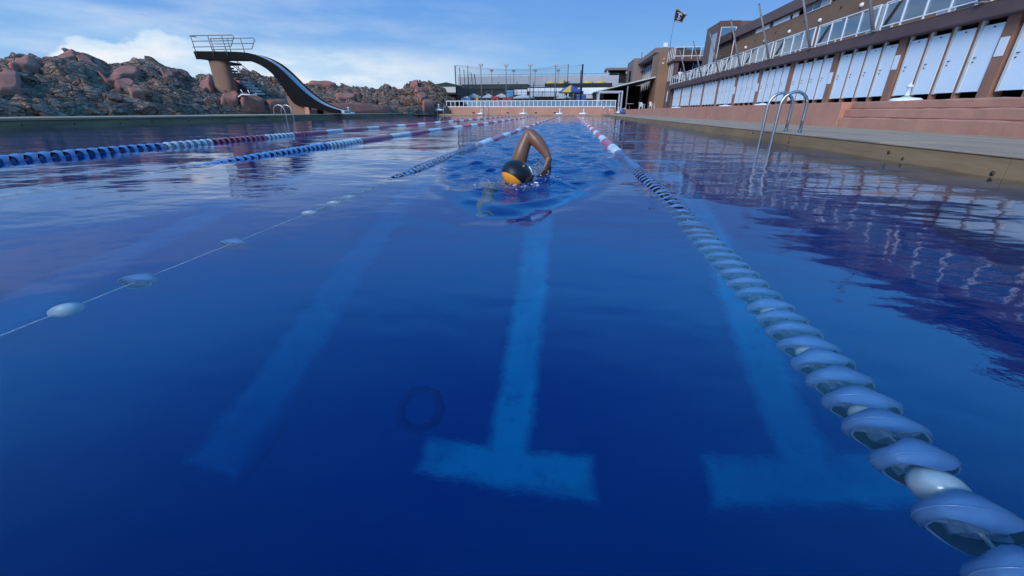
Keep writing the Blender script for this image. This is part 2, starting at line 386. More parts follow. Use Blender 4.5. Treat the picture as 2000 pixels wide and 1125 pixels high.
for i, cx in enumerate((-7.3, -5.55, -3.8, -2.03, -.30, 1.52)):
    near = cx > -1; vs = []
    if near: vs = [(-.66, 1.70, 0), (.66, 1.70, 0), (.66, 2.20, 0), (-.66, 2.20, 0), (-.22, 2.20, 0), (.22, 2.20, 0), (.22, 46, 0), (-.22, 46, 0)]
    else: vs = [(-.22, 1.4, 0), (.22, 1.4, 0), (.22, 46, 0), (-.22, 46, 0)]
    MB().add(vs, [(0, 1, 2, 3), (4, 5, 6, 7)] if near else [(0, 1, 2, 3)]).build('lane_mark', M['mark'] if near else M['markfaint'], fl, (cx, 0, -DEP + .004))
d = MB().lathe([(.11, 0), (.125, .010), (.165, .010), (.18, 0)], 28, (-.98, 2.25, -DEP))
d.build('floor_drain', M['drain'], fl)

def pool_wall(name, x0, x1, y0, y1, ztop, label):
    o = box(name, x0, x1, y0, y1, -DEP - .1, -.03, M['poolwall']); tag(o, label, None, kind='structure'); return o
pool_wall('pool_wall_right', PX1, PX1 + .4, PY0 - .4, PY1 + .4, ZD, 'blue underwater wall of the pool below the right deck')
pool_wall('pool_wall_left', PX0 - .4, PX0, PY0 - .4, PY1 + .4, ZL, 'blue underwater wall of the pool below the rock side deck')
pool_wall('pool_wall_far', PX0, PX1, PY1, PY1 + .4, ZD, 'blue underwater wall at the far end')
pool_wall('pool_wall_near', PX0, PX1, PY0 - .4, PY0, ZD, 'blue underwater wall at the near end')

# right deck: long slabs with joints, tan edge face of cast panels
dk = empty('deck_right', (0, 0, 0)); tag(dk, 'weathered grey brown pool deck along the cabin side', None, kind='structure')
rows = [(PX1 - .03, 3.93), (3.945, 4.5), (4.515, 5.1), (5.115, 5.72)]
for ri, (a, b) in enumerate(rows):
    y = -3.
    while y < 51:
        L = random.uniform(3.2, 4.6) if ri else 4.1
        dz = random.uniform(-.004, .004)
        box('slab', a, b, y, min(y + L - .012, 51), (ZD - .022 if ri == 0 else .06), ZD + dz, M['deck'], dk, .008); y += L
box('slab_bed', PX1 + .02, 5.7, -3, 51, -.02, ZD - .02, M['deckjoint'], dk)
y = -3.; k = 0
while y < 50:
    L = random.uniform(2.0, 2.9)
    box('edge_panel', PX1 - .022 + random.uniform(-.004, .004), PX1 + .03, y, min(y + L - .006, 50), -.35, ZD - .026, M['tan'], dk); y += L
for i in range(26):                       # rust holes and bolts in the edge face
    yy = 3.2 + i * random.uniform(.55, .95) * (1 + i * .03)
    if yy > 30: break
    zz = random.uniform(.02, .13); rr = random.uniform(.008, .022)
    MB().lathe([(0.001, -.004), (rr, -.003), (rr * .7, .01)], 9, (PX1 - .024, yy, zz), 'x').build('rust_hole', M['rust'], dk)

dl = empty('deck_left', (0, 0, 0)); tag(dl, 'long pale deck edge along the rock side of the pool', None, kind='structure')
y = -3.
while y < 51:
    L = random.uniform(3.6, 5.2)
    box('slab', PX0 - 6.5, PX0 + .06, y, y + L - .012, .22, ZL + random.uniform(-.004, .004), M['deck'], dl, .008); y += L
y = -3.
while y < 48:
    L = random.uniform(2.6, 3.4)
    box('edge_panel', PX0 - .05, PX0 + .012 + random.uniform(-.003, .004), y, min(y + L - .01, 48), -.35, .215, M['tan'], dl); y += L
for i in range(16):
    yy = 11 + i * 1.35 + random.uniform(-.4, .4)
    MB().lathe([(0.001, .004), (.03, .003), (.02, -.01)], 9, (PX0 + .016, yy, random.uniform(.03, .14)), 'x').build('rust_hole', M['rust'], dl)
df = empty('deck_far', (0, 0, 0)); tag(df, 'narrow deck across the far end of the pool', None, kind='structure')
x = PX0
while x < PX1 + 3:
    box('slab', x, min(x + 3.0, 6.6) - .012, PY1 - .05, 51.6, .02, ZD + .01 + random.uniform(-.004, .004), M['deck'], df, .008); x += 3.0
x = PX0
while x < PX1 - .1:
    L = 3.3
    box('edge_panel', x, min(x + L, PX1) - .01, PY1 - .012, PY1 + .1, -.35, .018, M['tan'], df); x += L
dn = box('deck_near', PX0 - 6, 5.7, -6, PY0 + .02, -.35, ZD - .004, M['deck']); tag(dn, 'deck at the near end of the pool', None, kind='structure')

# ------------------------------------------------------------------ water
def water():
    def lin(a, b, s): return np.arange(a, b, s)
    xs = np.concatenate([lin(PX0 - .1, -6, .14), lin(-6, -1.6, .055), lin(-1.6, .8, .022), lin(.8, PX1 + .1, .05), [PX1 + .1]])
    ys = np.concatenate([lin(PY0 - .1, 1.7, .05), lin(1.7, 4.6, .020), lin(4.6, 9, .04), lin(9, 18, .09), lin(18, PY1 + .1, .22), [PY1 + .1]])
    X, Y = np.meshgrid(xs, ys)
    jag = fbm(np.stack([X * 3.1, Y * 2.2, 0 * X], -1), 3, 77)
    Yf = 2.10 + 2.3 * (X + .34) ** 2 + .10 * jag
    lane = sst(X, -1.42, -1.22) * (1 - sst(X, .42, .62))
    wake = sst(Y - Yf, .02, .42) * lane * (1 - .55 * sst(Y, 9, 30))
    z = np.zeros_like(X); rng = np.random.default_rng(3)
    def waves(n, l0, l1, slope, ang0, ang1):
        r = np.zeros_like(X)
        for _ in range(n):
            lam = math.exp(rng.uniform(math.log(l0), math.log(l1))); a = rng.uniform(ang0, ang1); k = 2 * math.pi / lam
            r += slope / k / math.sqrt(n) * np.sin(k * (X * math.cos(a) + Y * math.sin(a)) + rng.uniform(0, 6.28) + .6 * np.sin(.5 * k * (X * math.sin(a) - Y * math.cos(a)) + rng.uniform(0, 6.28)))
        return r
    calm = waves(7, .9, 3.5, .010, .5, 2.6)
    side = sst(X, .6, 1.3) * .9 + (1 - sst(X, -6, -3)) * .6 + sst(Y, 6, 14) * .5
    far = np.clip(1 - sst(Y, 20, 44) * .6, 0, 1)
    z += calm * (1 + .8 * side)
    z += waves(9, .25, .7, .016, .9, 2.3) * side * far * sst(Y, 1.2, 4)
    z += waves(18, .20, .8, .19, 0, 3.14) * wake * (Y < 20)
    z += waves(22, .09, .25, .22, 0, 3.14) * wake * (1 - sst(Y, 4.2, 5.5))
    bowm = np.exp(-((X + .34) / .62) ** 2)
    z += .030 * np.exp(-((X + .36) ** 2 / .10 + (Y - 2.72) ** 2 / .16)) + .016 * np.exp(-((Y - Yf - .10) / .09) ** 2) * bowm * (1 - sst(Y, 2.6, 3.3)) - .008 * np.exp(-((Y - Yf + .12) / .12) ** 2) * bowm
    arm = np.exp(-((X + .17) ** 2 + (Y - 3.02) ** 2) / .012); z += .022 * arm
    border = np.minimum(np.minimum(X - PX0, PX1 - X), np.minimum(Y - PY0, PY1 - Y))
    V = np.stack([X, Y, z], -1).reshape(-1, 3); nr, nc = X.shape; F = gridfaces(nr, nc)
    zb = -DEP - .25; n0 = len(V)
    per = np.concatenate([np.arange(nc), np.arange(1, nr) * nc + nc - 1, (nr - 1) * nc + np.arange(nc - 2, -1, -1), np.arange(nr - 2, 0, -1) * nc])
    V2 = V[per].copy(); V2[:, 2] = zb; m = len(per)
    ctr = np.array([[V[:, 0].mean(), V[:, 1].mean(), zb]])
    i = np.arange(m); j = (i + 1) % m
    side_f = np.stack([per[j], per[i], n0 + i, n0 + j], -1)
    me_v = np.concatenate([V, V2]); 
    corners = [int(np.where(per == c)[0][0]) for c in (0, nc - 1, nr * nc - 1, (nr - 1) * nc)]
    me = bpy.data.meshes.new('pool_water')
    bot = [n0 + q for q in i[::-1]]
    faces = F.tolist() + side_f.tolist() + [bot]
    me.from_pydata(me_v.tolist(), [], faces); me.materials.append(M['water'])
    sm = np.zeros(len(faces), bool); sm[:len(F)] = True; me.polygons.foreach_set('use_smooth', sm)
    at = me.attributes.new('chop', 'FLOAT', 'POINT')
    ch = np.zeros(len(me_v), np.float32)
    c = wake * .9 + .05 * side * sst(Y, 1.0, 5) + .05 * sst(Y, 6, 14)
    ch[:n0] = c.ravel(); at.data.foreach_set('value', ch)
    o = obj('pool_water', me); tag(o, 'clear deep blue pool water', None, kind='structure')
water()

# ------------------------------------------------------------------ lane ropes
def float_mesh(name, m, hi=True, Rr=.070, L=.056, inner=None):
    b = MB(); n = 26 if hi else 16; mi = []
    def shell(r0, inner):
        vs = []; K = 4 if hi else 2
        for i in range(K + 1):
            t = -1 + 2 * i / K
            for j in range(n):
                a = 2 * math.pi * j / n
                wav = (-.42 * math.cos(2 * a) + .18 * math.cos(4 * a + .4)) if hi else 0
                y = t * L / 2 * (1 + wav * abs(t))
                r = r0 * (1 - (.12 if L > .04 else .03) * t * t)
                vs.append((r * math.cos(a), y, r * math.sin(a)))
        return vs, [(i * n + j, i * n + (j + 1) % n, (i + 1) * n + (j + 1) % n, (i + 1) * n + j) for i in range(K) for j in range(n)]
    b.add(*shell(Rr, 0), True); nout = len(b.f); b.add(*shell(Rr - (.0045 if L > .04 else .0022), 1), True)
    # rims between the two shells are closed by thin rings
    k = len(b.v) // 2
    last = k - n
    for off in (0, last):
        b.f += [(off + j, off + (j + 1) % n, k + off + (j + 1) % n, k + off + j) for j in range(n)]; b.sm += [False] * n
    nin = len(b.f)
    if hi:
        for q in range(5):
            a = 2 * math.pi * q / 5; vs = []
            for i in range(6):
                t = i / 5; rr = .014 + (Rr * .93 - .014) * t; an = a + .7 * t
                for s in (-1, 1): vs.append((rr * math.cos(an), s * L * .38 * (1 - .3 * t), rr * math.sin(an)))
            b.add(vs, [(2 * i, 2 * i + 1, 2 * i + 3, 2 * i + 2) for i in range(5)], True)
        b.lathe([(Rr * .995, -.0016), (Rr * 1.012, -.0008), (Rr * 1.012, .0008), (Rr * .995, .0016)], n, axis='y'); b.lathe([(.036, -L * .34), (.036, L * .34)], 18, axis='y'); b.tube([(0, 0, Rr + .0005), (0, 0, Rr + .001)], .001, 4)
    b.lathe([(.013, -L * .5), (.016, 0), (.013, L * .5)], 10, axis='y')
    me = bpy.data.meshes.new(name); me.from_pydata(b.v, [], b.f); me.polygons.foreach_set('use_smooth', b.sm); me.materials.append(m)
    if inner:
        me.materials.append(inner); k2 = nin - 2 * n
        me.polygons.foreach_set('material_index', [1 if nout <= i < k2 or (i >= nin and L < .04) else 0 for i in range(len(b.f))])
    return me
for k_ in ('blue', 'wfloat', 'rfloat'):
    b_ = M[k_].node_tree.nodes['Principled BSDF']; b_.inputs['Coat Weight'].default_value = 1; b_.inputs['Coat Roughness'].default_value = .06; b_.inputs['Coat IOR'].default_value = 1.6
INNER = {'b': M['navy'], 'n': M['navy'], 'w': M['wfloat'], 'r': M['rfloat']}  # navy on blue inner shells and fins puts the hollow's shade into the colour
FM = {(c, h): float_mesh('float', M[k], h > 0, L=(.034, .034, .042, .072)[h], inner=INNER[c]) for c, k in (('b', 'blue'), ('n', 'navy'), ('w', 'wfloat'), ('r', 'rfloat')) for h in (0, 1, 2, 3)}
eggm = MB().lathe([(.001, -.036), (.018, -.033), (.032, -.024), (.040, -.010), (.041, .003), (.038, .015), (.028, .027), (.014, .034), (.001, .036)], 20, axis='y').mesh('egg_float', M['wfloat'])
def lane_rope(x, label, zf, floats, eggs, yrun, colour, y0, tilt=0.):
    root = empty('lane_rope', (x, 0, 0), label=label, cat='lane rope', group='floating lane ropes')
    pts = [(0, y, zf(y)) for y in list(np.arange(y0, 12, .25)) + list(np.arange(12, 48.2, 2))]
    MB().tube(pts, .0035, 6).build('cable', M['cable'], root)
    for y in floats:
        o = obj('float', FM[(colour(y), 3 if x < -3 or colour(y) != 'b' else (2 if y < 1.9 else (1 if y < 6 else 0)))], root, (0, y, zf(y))); o.rotation_euler = (random.uniform(-.10, .10), random.uniform(-.16, .16), random.uniform(-.10, .10)); o.scale.z = .78 if y < 2.2 else 1.
    for y in eggs:
        o = obj('egg_float', eggm, root, (0, y, zf(y))); o.rotation_euler = (random.uniform(-.1, .1), 0, random.uniform(-.1, .1))
    runs = {}
    y = yrun
    while y < 47.6:
        c = colour(y)
        src = runs.setdefault(c, MB()); n = 10; L = .05; vs = []
        for t, r in ((-1, .050), (-.6, .068), (.6, .068), (1, .050)):
            for j in range(n):
                a = 2 * math.pi * j / n; vs.append((r * math.cos(a), y + t * L / 2, zf(y) + r * math.sin(a)))
        src.add(vs, [(i * n + j, i * n + (j + 1) % n, (i + 1) * n + (j + 1) % n, (i + 1) * n + j) for i in range(3) for j in range(n)], True)
        y += .10
    for c, b in runs.items():
        tag(b.build('float_run', M[{'b': 'blue', 'n': 'navy', 'w': 'wfloat', 'r': 'rfloat'}[c]], root), kind='stuff')
def pattern(first, yb, wl_=.95, rl=1.25):
    def f(y):
        if y < yb: return first
        t = (y - yb) % (wl_ + rl); return 'w' if t < wl_ else 'r'
    return f
def dip(zlow, y0, y1, ztop=.014):
    def f(y):
        t = min(1, max(0, (y - y0) / (y1 - y0))); t = t * t * (3 - 2 * t); return zlow + (ztop - zlow) * t
    return f
def ride(*pts):
    P_ = np.array(pts)
    return lambda y: float(np.interp(y, P_[:, 0], P_[:, 1]))
def spaced(a, b, s): return list(np.arange(a, b, s))
# right of the swimmer: near end sinks under the surface
fr = [.23, .31, .40, .485, .59, .66, .73, .80, .865, .93, 1.0, 1.065] + spaced(1.14, 2, .082) + spaced(2.0, 12, .10)
lane_rope(.60, 'blue lane rope right of the swimmer, its large near floats sunk under water', ride((0, -.12), (1.2, -.105), (1.9, -.085), (2.1, -.066), (2.35, -.050), (3.2, -.035), (5, -.022), (7, -.010), (50, -.005)), fr, [.27, .54, .695, .90, 1.10], 12, pattern('b', 5.35), -.4)
fl3 = [1.045, 1.45, 2.14, 2.32, 2.5, 2.62, 2.74, 2.86] + spaced(2.96, 12, .10)
lane_rope(-1.37, 'lane rope left of the swimmer with bare cord and few floats near', ride((0, -.085), (2.4, -.09), (2.9, -.075), (3.2, -.058), (3.8, -.04), (5, -.03), (7, -.012), (50, -.005)), fl3, [.835, 1.99, 2.24, 2.42], 12, pattern('b', 6.4), -.4)
lane_rope(-3.55, 'second lane rope from the swimmer towards the rocks, dipping under at its near end', ride((0, -.13), (2.4, -.10), (4.4, -.03), (6, -.005), (50, -.005)), spaced(1.3, 13, .105), [], 13, pattern('b', 5.9, 1.0, 1.3), -.4)
lane_rope(-5.8, 'lane rope nearest the rocks, thick blue floats at the left picture edge', ride((0, .0), (50, .0)), spaced(2.6, 14, .125), [], 14, pattern('b', 5.45, .8, 1.3), -.4)

# ------------------------------------------------------------------ swimmer
def skin_mesh(chains, voxel, extra=None):
    """chains: list of [(x,y,z,r),...]; grown with Skin + Subsurf, joined with extra meshes, voxel-remeshed into one surface"""
    obs = []
    for ch in chains:
        me = bpy.data.meshes.new('t'); me.from_pydata([c[:3] for c in ch], [(i, i + 1) for i in range(len(ch) - 1)], [])
        o = bpy.data.objects.new('t', me); COL.objects.link(o)
        o.modifiers.new('s', 'SKIN'); 
        for i, c in enumerate(ch):
            sv = me.skin_vertices[0].data[i]; sv.radius = (c[3], c[4] if len(c) > 4 else c[3]); sv.use_root = (i == 0)
        ss = o.modifiers.new('u', 'SUBSURF'); ss.levels = 2
        obs.append(o)
    dg = bpy.context.evaluated_depsgraph_get(); V = []; F = []
    for o in obs:
        me = o.evaluated_get(dg).to_mesh(); b = len(V); V += [v.co[:] for v in me.vertices]; F += [tuple(b + i for i in p.vertices) for p in me.polygons]
        o.evaluated_get(dg).to_mesh_clear()
    for o in obs:
        me = o.data; bpy.data.objects.remove(o); bpy.data.meshes.remove(me)
    for vs, fs in (extra or []):
        b = len(V); V += [tuple(q) for q in vs]; F += [tuple(b + i for i in f) for f in fs]
    me = bpy.data.meshes.new('t'); me.from_pydata(V, [], F); o = bpy.data.objects.new('t', me); COL.objects.link(o)
    rm = o.modifiers.new('r', 'REMESH'); rm.mode = 'VOXEL'; rm.voxel_size = voxel; rm.use_smooth_shade = True
    sm = o.modifiers.new('m', 'SMOOTH'); sm.factor = .5; sm.iterations = 4
    dg = bpy.context.evaluated_depsgraph_get(); out = bpy.data.meshes.new_from_object(o.evaluated_get(dg))
    bpy.data.objects.remove(o); bpy.data.meshes.remove(me); return out
def ellip(c, r, rot=None, n=20):
    bm = bmesh.new(); bmesh.ops.create_uvsphere(bm, u_segments=n, v_segments=n // 2 + 2, radius=1)
    bm.verts.index_update(); mt = rot or Matrix.Identity(3)
    vs = [Vector(c) + mt @ Vector((v.co.x * r[0], v.co.y * r[1], v.co.z * r[2])) for v in bm.verts]; fs = [[v.index for v in f.verts] for f in bm.faces]; bm.free(); return vs, fs
def hand(w, d, up, s=1., curl=.5):
    """five unequal fingers bent from a palm; w wrist point, d finger direction, up = back of hand"""
    w, d, up = Vector(w), Vector(d).normalized(), Vector(up); up = (up - d * up.dot(d)).normalized(); sd_ = d.cross(up)
    ch = [[(*(w - d * .02), .0255, .0265), (*(w), .0245, .0275), (*(w + d * .05 * s), .016, .036), (*(w + d * .085 * s), .013, .036)]]
    for k, (off, ln) in enumerate(((-.030, .062), (-.010, .074), (.010, .070), (.029, .055))):
        b = w + d * .075 * s + sd_ * off * s; p1 = b + d * ln * .45 * s - up * curl * .010; p2 = p1 + d * ln * .32 * s - up * curl * .022; p3 = p2 + d * ln * .22 * s - up * curl * .024
        ch.append([(*b, .0095), (*p1, .009), (*p2, .0085), (*p3, .0075)])
    b = w + d * .025 * s + sd_ * -.026 * s; p1 = b + d * .03 * s - sd_ * .028 * s - up * .006; p2 = p1 + d * .035 * s - sd_ * .008 * s - up * .008
    ch.append([(*b, .012), (*p1, .011), (*p2, .008)]); return ch
def swimmer():
    root = empty('person', (-.38, 3.2, 0), label='swimmer in black and orange cap, one bent arm raised over the water', cat='person')
    HC = Vector((-.350, 2.825, .085)); HR = (.094, .112, .098)
    f = Vector((.80, -.16, -.52)).normalized()                 # where the face looks
    cr = Vector((-.15, -.92, .12)); cr = (cr - f * cr.dot(f)).normalized()   # crown
    sd_ = f.cross(cr)
    hm = Matrix((sd_, f, cr)).transposed()                     # head frame: x side, y face, z crown
    HRl = (.082, .100, .112)
    def hp(x, y, z): return HC + hm @ Vector((x, y, z))
    body = [(-.39, 3.78, -.14, .13, .10), (-.39, 3.60, -.12, .125, .10), (-.40, 3.42, -.09, .135, .105), (-.40, 3.22, -.05, .15, .11), (-.39, 3.08, -.015, .12, .085), (-.375, 2.985, .03, .062), (-.36, 2.90, .07, .062)]
    armL = [(-.40, 3.16, .02, .092), (-.385, 3.11, .095, .078), (-.368, 3.09, .150, .062), (-.350, 3.09, .205, .058), (-.330, 3.10, .260, .053), (-.312, 3.105, .305, .044), (-.300, 3.108, .334, .040), (-.288, 3.104, .338, .040), (-.272, 3.095, .318, .045), (-.238, 3.085, .286, .051), (-.195, 3.07, .238, .043), (-.160, 3.055, .192, .0315), (-.146, 3.045, .162, .0270)]
    armR = [(-.44, 3.10, -.04, .085), (-.515, 2.98, -.085, .068), (-.525, 2.82, -.115, .055), (-.520, 2.66, -.135, .046), (-.505, 2.52, -.160, .040), (-.485, 2.37, -.185, .029), (-.478, 2.34, -.19, .026)]
    legs = [[(-.39 + s * .06, 3.80, -.15, .095), (-.39 + s * .085, 4.02, -.19 + s * .03, .078), (-.39 + s * .08, 4.22, -.22 + s * .06, .055), (-.39 + s * .08, 4.42, -.22 + s * .07, .050), (-.39 + s * .075, 4.62, -.22 + s * .08, .033), (-.39 + s * .075, 4.74, -.24 + s * .08, .034, .024), (-.39 + s * .08, 4.86, -.25 + s * .09, .02, .035)] for s in (-1, 1)]
    chains = [body, armL, armR] + legs + hand((-.146, 3.045, .162), (-.22, -.30, -.93), (.85, -.4, .3), 1.1, .9) + hand((-.478, 2.34, -.19), (.1, -.97, -.12), (0, .1, 1), 1.0, .2)
    ex = [ellip(HC, HRl, hm), ellip(hp(0, .045, -.055), (.060, .062, .070), hm), ellip(hp(0, .062, -.105), (.032, .030, .028), hm)]     # skull, face, chin
    ex += [ellip(hp(0, .108, -.040), (.014, .022, .028), hm, 12), ellip(hp(0, .118, -.056), (.017, .013, .012), hm, 12)]                 # nose
    ex += [ellip(hp(0, .098, -.086), (.026, .012, .007), hm, 12), ellip(hp(0, .094, -.098), (.022, .012, .008), hm, 12)]               # lips
    ex += [ellip(hp(s * .082, -.005, -.035), (.010, .022, .032), hm, 12) for s in (-1, 1)]                                              # ears
    ex += [ellip(hp(s * .032, .088, -.005), (.024, .014, .010), hm, 12) for s in (-1, 1)]                                               # brows
    me = skin_mesh(chains, .0055, ex); me.materials.clear(); me.materials.append(M['skin'])
    for v in me.vertices: v.co -= Vector((-.38, 3.2, 0))
    me.update(); bodyo = obj('body', me, root)
    off = Vector((-.38, 3.2, 0))
    # cap: shell over the skull, open at the face and neck
    def patch(name, scale, mask, m, thick=0):
        bm = bmesh.new(); bmesh.ops.create_icosphere(bm, subdivisions=6, radius=1)
        kill = [fc for fc in bm.faces if not mask(fc.calc_center_median().normalized())]
        bmesh.ops.delete(bm, geom=kill, context='FACES')
        for v in bm.verts:
            p = v.co.copy(); p = Vector((p.x * HRl[0], p.y * HRl[1], p.z * HRl[2])) * scale; v.co = HC + hm @ p - off
        me = bpy.data.meshes.new(name); bm.to_mesh(me); bm.free(); me.polygons.foreach_set('use_smooth', [True] * len(me.polygons)); me.materials.append(m)
        o = obj(name, me, root)
        so = o.modifiers.new('s', 'SOLIDIFY'); so.thickness = .002; so.offset = 1
        return o
    cap = patch('swim_cap', 1.045, lambda d: d.z > -.42 + .62 * max(0, d.y) ** 1 and d.y < .80, M['cap'])
    oc = hm.inverted() @ Vector((-.42, -.86, -.30)).normalized(); ou = hm.inverted() @ Vector((.93, -.2, -.22)).normalized(); ou = (ou - oc * ou.dot(oc)).normalized(); ov = oc.cross(ou)
    def lens(d):
        c1, c2 = (oc + ov * .50).normalized(), (oc - ov * .50).normalized(); return d.dot(c1) > .60 and d.dot(c2) > .60
    pn = patch('cap_panel', 1.062, lambda d: lens(d) and d.z > -.42 + .62 * max(0, d.y), M['orange']); pn.parent = cap
    # small orange emblem strokes near the cap's edge
    e = MB()
    def sp(a, b):
        d = (Vector((.52, -.62, .58)) + Vector((.55, .35, -.12)) * a + Vector((.25, .1, .95)) * b).normalized()
        q = hm.inverted() @ d; k = 1 / math.sqrt((q.x / HRl[0]) ** 2 + (q.y / HRl[1]) ** 2 + (q.z / HRl[2]) ** 2); return HC + d * k * 1.07 - off
    for st in ([(0, .16), (.08, .22), (.16, .26), (.22, .34)], [(.08, .22), (.12, .16)], [(.16, .26), (.22, .22)]): e.tube([sp(*q) for q in st], .0032, 5)
    for k in range(4):
        a = -.10 + k * .09; e.tube([sp(a, -.02 + k * .02), sp(a + .05, .07 + k * .02)], .0022, 5)
    em = e.build('cap_emblem', M['orange'], cap)
    g = MB()
    for s in (-1, 1):
        vs, fs = ellip(hp(s * .034, .094, -.022) - off, (.026, .012, .017), hm, 14); g.add(vs, fs, True)
    go = g.build('goggles', M['goggle'], root)
    for s_ in (-1, 1):
        MB().tube([hp(s_ * .056, .090, -.020) - off, hp(s_ * .078, .066, -.016) - off, hp(s_ * .088, .040, -.010) - off], .0045, 6).build('strap', M['plastic'], go)
swimmer()
# splash: loose drops around the head and under the raised arm
def drops():
    b = MB(); rng = random.Random(5)
    def drop(p, r):
        vs, fs = ellip(p, (r, r, r * rng.uniform(.9, 1.5)), None, 8); b.add(vs, fs, True)
    for _ in range(150): drop((-.22 + rng.gauss(0, .045), 3.02 + rng.gauss(0, .06), abs(rng.gauss(.05, .05)) + .01), abs(rng.gauss(.0028, .0014)) + .001)
    for _ in range(110): drop((-.36 + rng.gauss(0, .10), 2.66 + rng.gauss(0, .05), abs(rng.gauss(.015, .012)) + .018), abs(rng.gauss(.0030, .0016)) + .001)
    for _ in range(40): drop((-.17 + rng.gauss(0, .05), 2.95 + rng.gauss(0, .05), abs(rng.gauss(.02, .02)) + .02), abs(rng.gauss(.0035, .0015)) + .0012)
    m = bpy.data.materials.new('water_drops'); m.use_nodes = True; p = m.node_tree.nodes['Principled BSDF']
    p.inputs['Transmission Weight'].default_value = 1; p.inputs['IOR'].default_value = 1.33; p.inputs['Roughness'].default_value = .02
    nz = m.node_tree.nodes.new('ShaderNodeTexNoise'); nz.inputs['Scale'].default_value = 40
    rp = m.node_tree.nodes.new('ShaderNodeMapRange'); rp.inputs[3].default_value = .0; rp.inputs[4].default_value = .08
    m.node_tree.links.new(nz.outputs['Fac'], rp.inputs[0]); m.node_tree.links.new(rp.outputs[0], p.inputs['Roughness'])
    fo_ = MB()
    for _ in range(95):
        a = rng.uniform(0, 6.28); rr = abs(rng.gauss(.13, .05)); p = (-.35 + rr * math.cos(a) * 1.15, 2.80 + rr * math.sin(a) * 1.1, .028 + rng.uniform(-.006, .010))
        if rng.random() < .4: p = (-.17 + rng.gauss(0, .05), 3.02 + rng.gauss(0, .06), .024 + rng.uniform(-.004, .014))
        q = abs(rng.gauss(.003, .0016)) + .0012; vs, fs = ellip(p, (q * rng.uniform(1, 1.8), q, q * .6), None, 8); fo_.add(vs, fs, True)
    tag(fo_.build('water_foam', mat('white_foam', (.75, .78, .82), .5, .08, 30)), 'white foam flecks where the swimmer breaks the surface', 'foam', kind='stuff')
    tag(b.build('water_splash', m), 'spray of small drops around the swimmer', 'splash', kind='stuff')
drops()

# ------------------------------------------------------------------ ladders
def arc_pts(p0, top, p1, r=.17, n=9):
    """leg up from p0, half-circle over at height top, down to p1 (in the vertical plane through both)"""
    a, b = Vector(p0), Vector(p1); m = (a + b) / 2; h = (Vector((b.x - a.x, b.y - a.y, 0))) / 2; rr = h.length
    pts = [a, Vector((a.x, a.y, a.z + (top - rr - a.z) * .5))]
    for i in range(n + 1):
        t = math.pi * i / n; pts.append(Vector((m.x, m.y, top - rr)) - h * math.cos(t) + Vector((0, 0, rr * math.sin(t))))
    pts += [Vector((b.x, b.y, (top - rr + b.z) / 2)), b]; return pts
def ladder(name, hoops, label, rad, steps=True, feet=True):
    root = empty(name, tuple(hoops[0][2]), label=label, cat='ladder', group='steel pool ladders'); L = Vector(hoops[0][2])
    for p0, top, p1 in hoops:
        o = MB().tube([q - L for q in arc_pts(p0, top, p1)], rad, 12).build('hand_rail', M['steel'], root)
        if feet: MB().lathe([(.001, .012), (rad * 1.3, .012), (rad * 2.4, .006), (rad * 2.5, 0)], 18, Vector(p1) - L).build('floor_flange', M['steel'], o)
    if steps:
        (a, _, _), (b, _, _) = hoops; a, b = Vector(a) - L, Vector(b) - L
        for dz in (.15, .42, .69):
            MB().tube([a + Vector((0, 0, dz)), b + Vector((0, 0, dz))], .022, 8).build('rung', M['steel'], root)
ladder('pool_ladder', [((3.11, 7.6, -.9), .745, (3.47, 7.6, ZD)), ((3.12, 7.2, -.9), .745, (3.49, 7.2, ZD))], 'shiny steel pool ladder on the near right deck edge', .022)
ladder('pool_ladder', [((-16.0, 22.9, -.9), .80, (-16.7, 22.9, ZL)), ((-16.0, 23.55, -.9), .80, (-16.7, 23.55, ZL))], 'small steel ladder on the far deck left of the slide foot', .024)
ladder('pool_ladder', [((3.95, 47.8, -.9), .86, (4.5, 48.3, ZD)), ((3.2, 47.4, -.9), .86, (3.7, 47.4, ZD))], 'steel ladder at the far right pool corner by the blue toy', .035)
ladder('pool_ladder', [((-9.75, 47.8, -.9), .9, (-9.75, 48.5, ZD)), ((-9.2, 47.8, -.9), .9, (-9.2, 48.5, ZD))], 'steel ladder on the far end below the white fence', .03)
ladder('pool_ladder', [((-14.9, 47.7, -.9), .95, (-14.9, 48.5, ZD)), ((-14.2, 47.7, -.9), .95, (-14.2, 48.5, ZD))], 'steel ladder at the far left corner near the rocks', .03)

# ------------------------------------------------------------------ retaining ledge, terrace
led = empty('terrace_ledge', (5.72, 0, 0)); tag(led, 'salmon concrete ledge wall between the deck and the cabins', 'wall')
def ledge():
    ZT = .655; b = []
    def put(name, x0, x1, y0, y1, z0, z1, m='pink', bev=.012):
        o = box(name, x0 - 5.72, x1 - 5.72, y0, y1, z0, z1, M[m], led, bev); return o
    ys = [10.35, 14.2, 19.6, 24.6, 28.9, 30.2, 36, 42, 48, 52.5]
    for a, c in zip(ys[:-1], ys[1:]): put('wall_panel', 5.72 + random.uniform(-.006, .006), 6.1, a + .004, c - .004, .05, ZT, 'pink')
    put('terrace_slab', 6.1, 12.6, -3, 62, .05, ZT - .012, 'greywall', 0)
    # broad rough steps at the near end
    for k, (z0, z1, xx) in enumerate(((.05, .36, 5.72), (.36, .52, 5.80), (.52, .655, 5.9))):
        o = put('step', xx, 6.1, -3, 10.34, z0, z1, 'pink', .02)
        bm = bmesh.new(); bm.from_mesh(o.data)
        es = [e for e in bm.edges if abs((e.verts[0].co - e.verts[1].co).y) > 5]
        bmesh.ops.subdivide_edges(bm, edges=es, cuts=60)
        for v in bm.verts:
            q = v.co; v.co.x += .012 * math.sin(q.y * 9.1 + k) * math.sin(q.y * 3.3) * random.uniform(.2, 1); v.co.z += .006 * random.uniform(-1, 1) if q.z > z0 + .05 else 0
        bm.to_mesh(o.data); bm.free()
ledge()

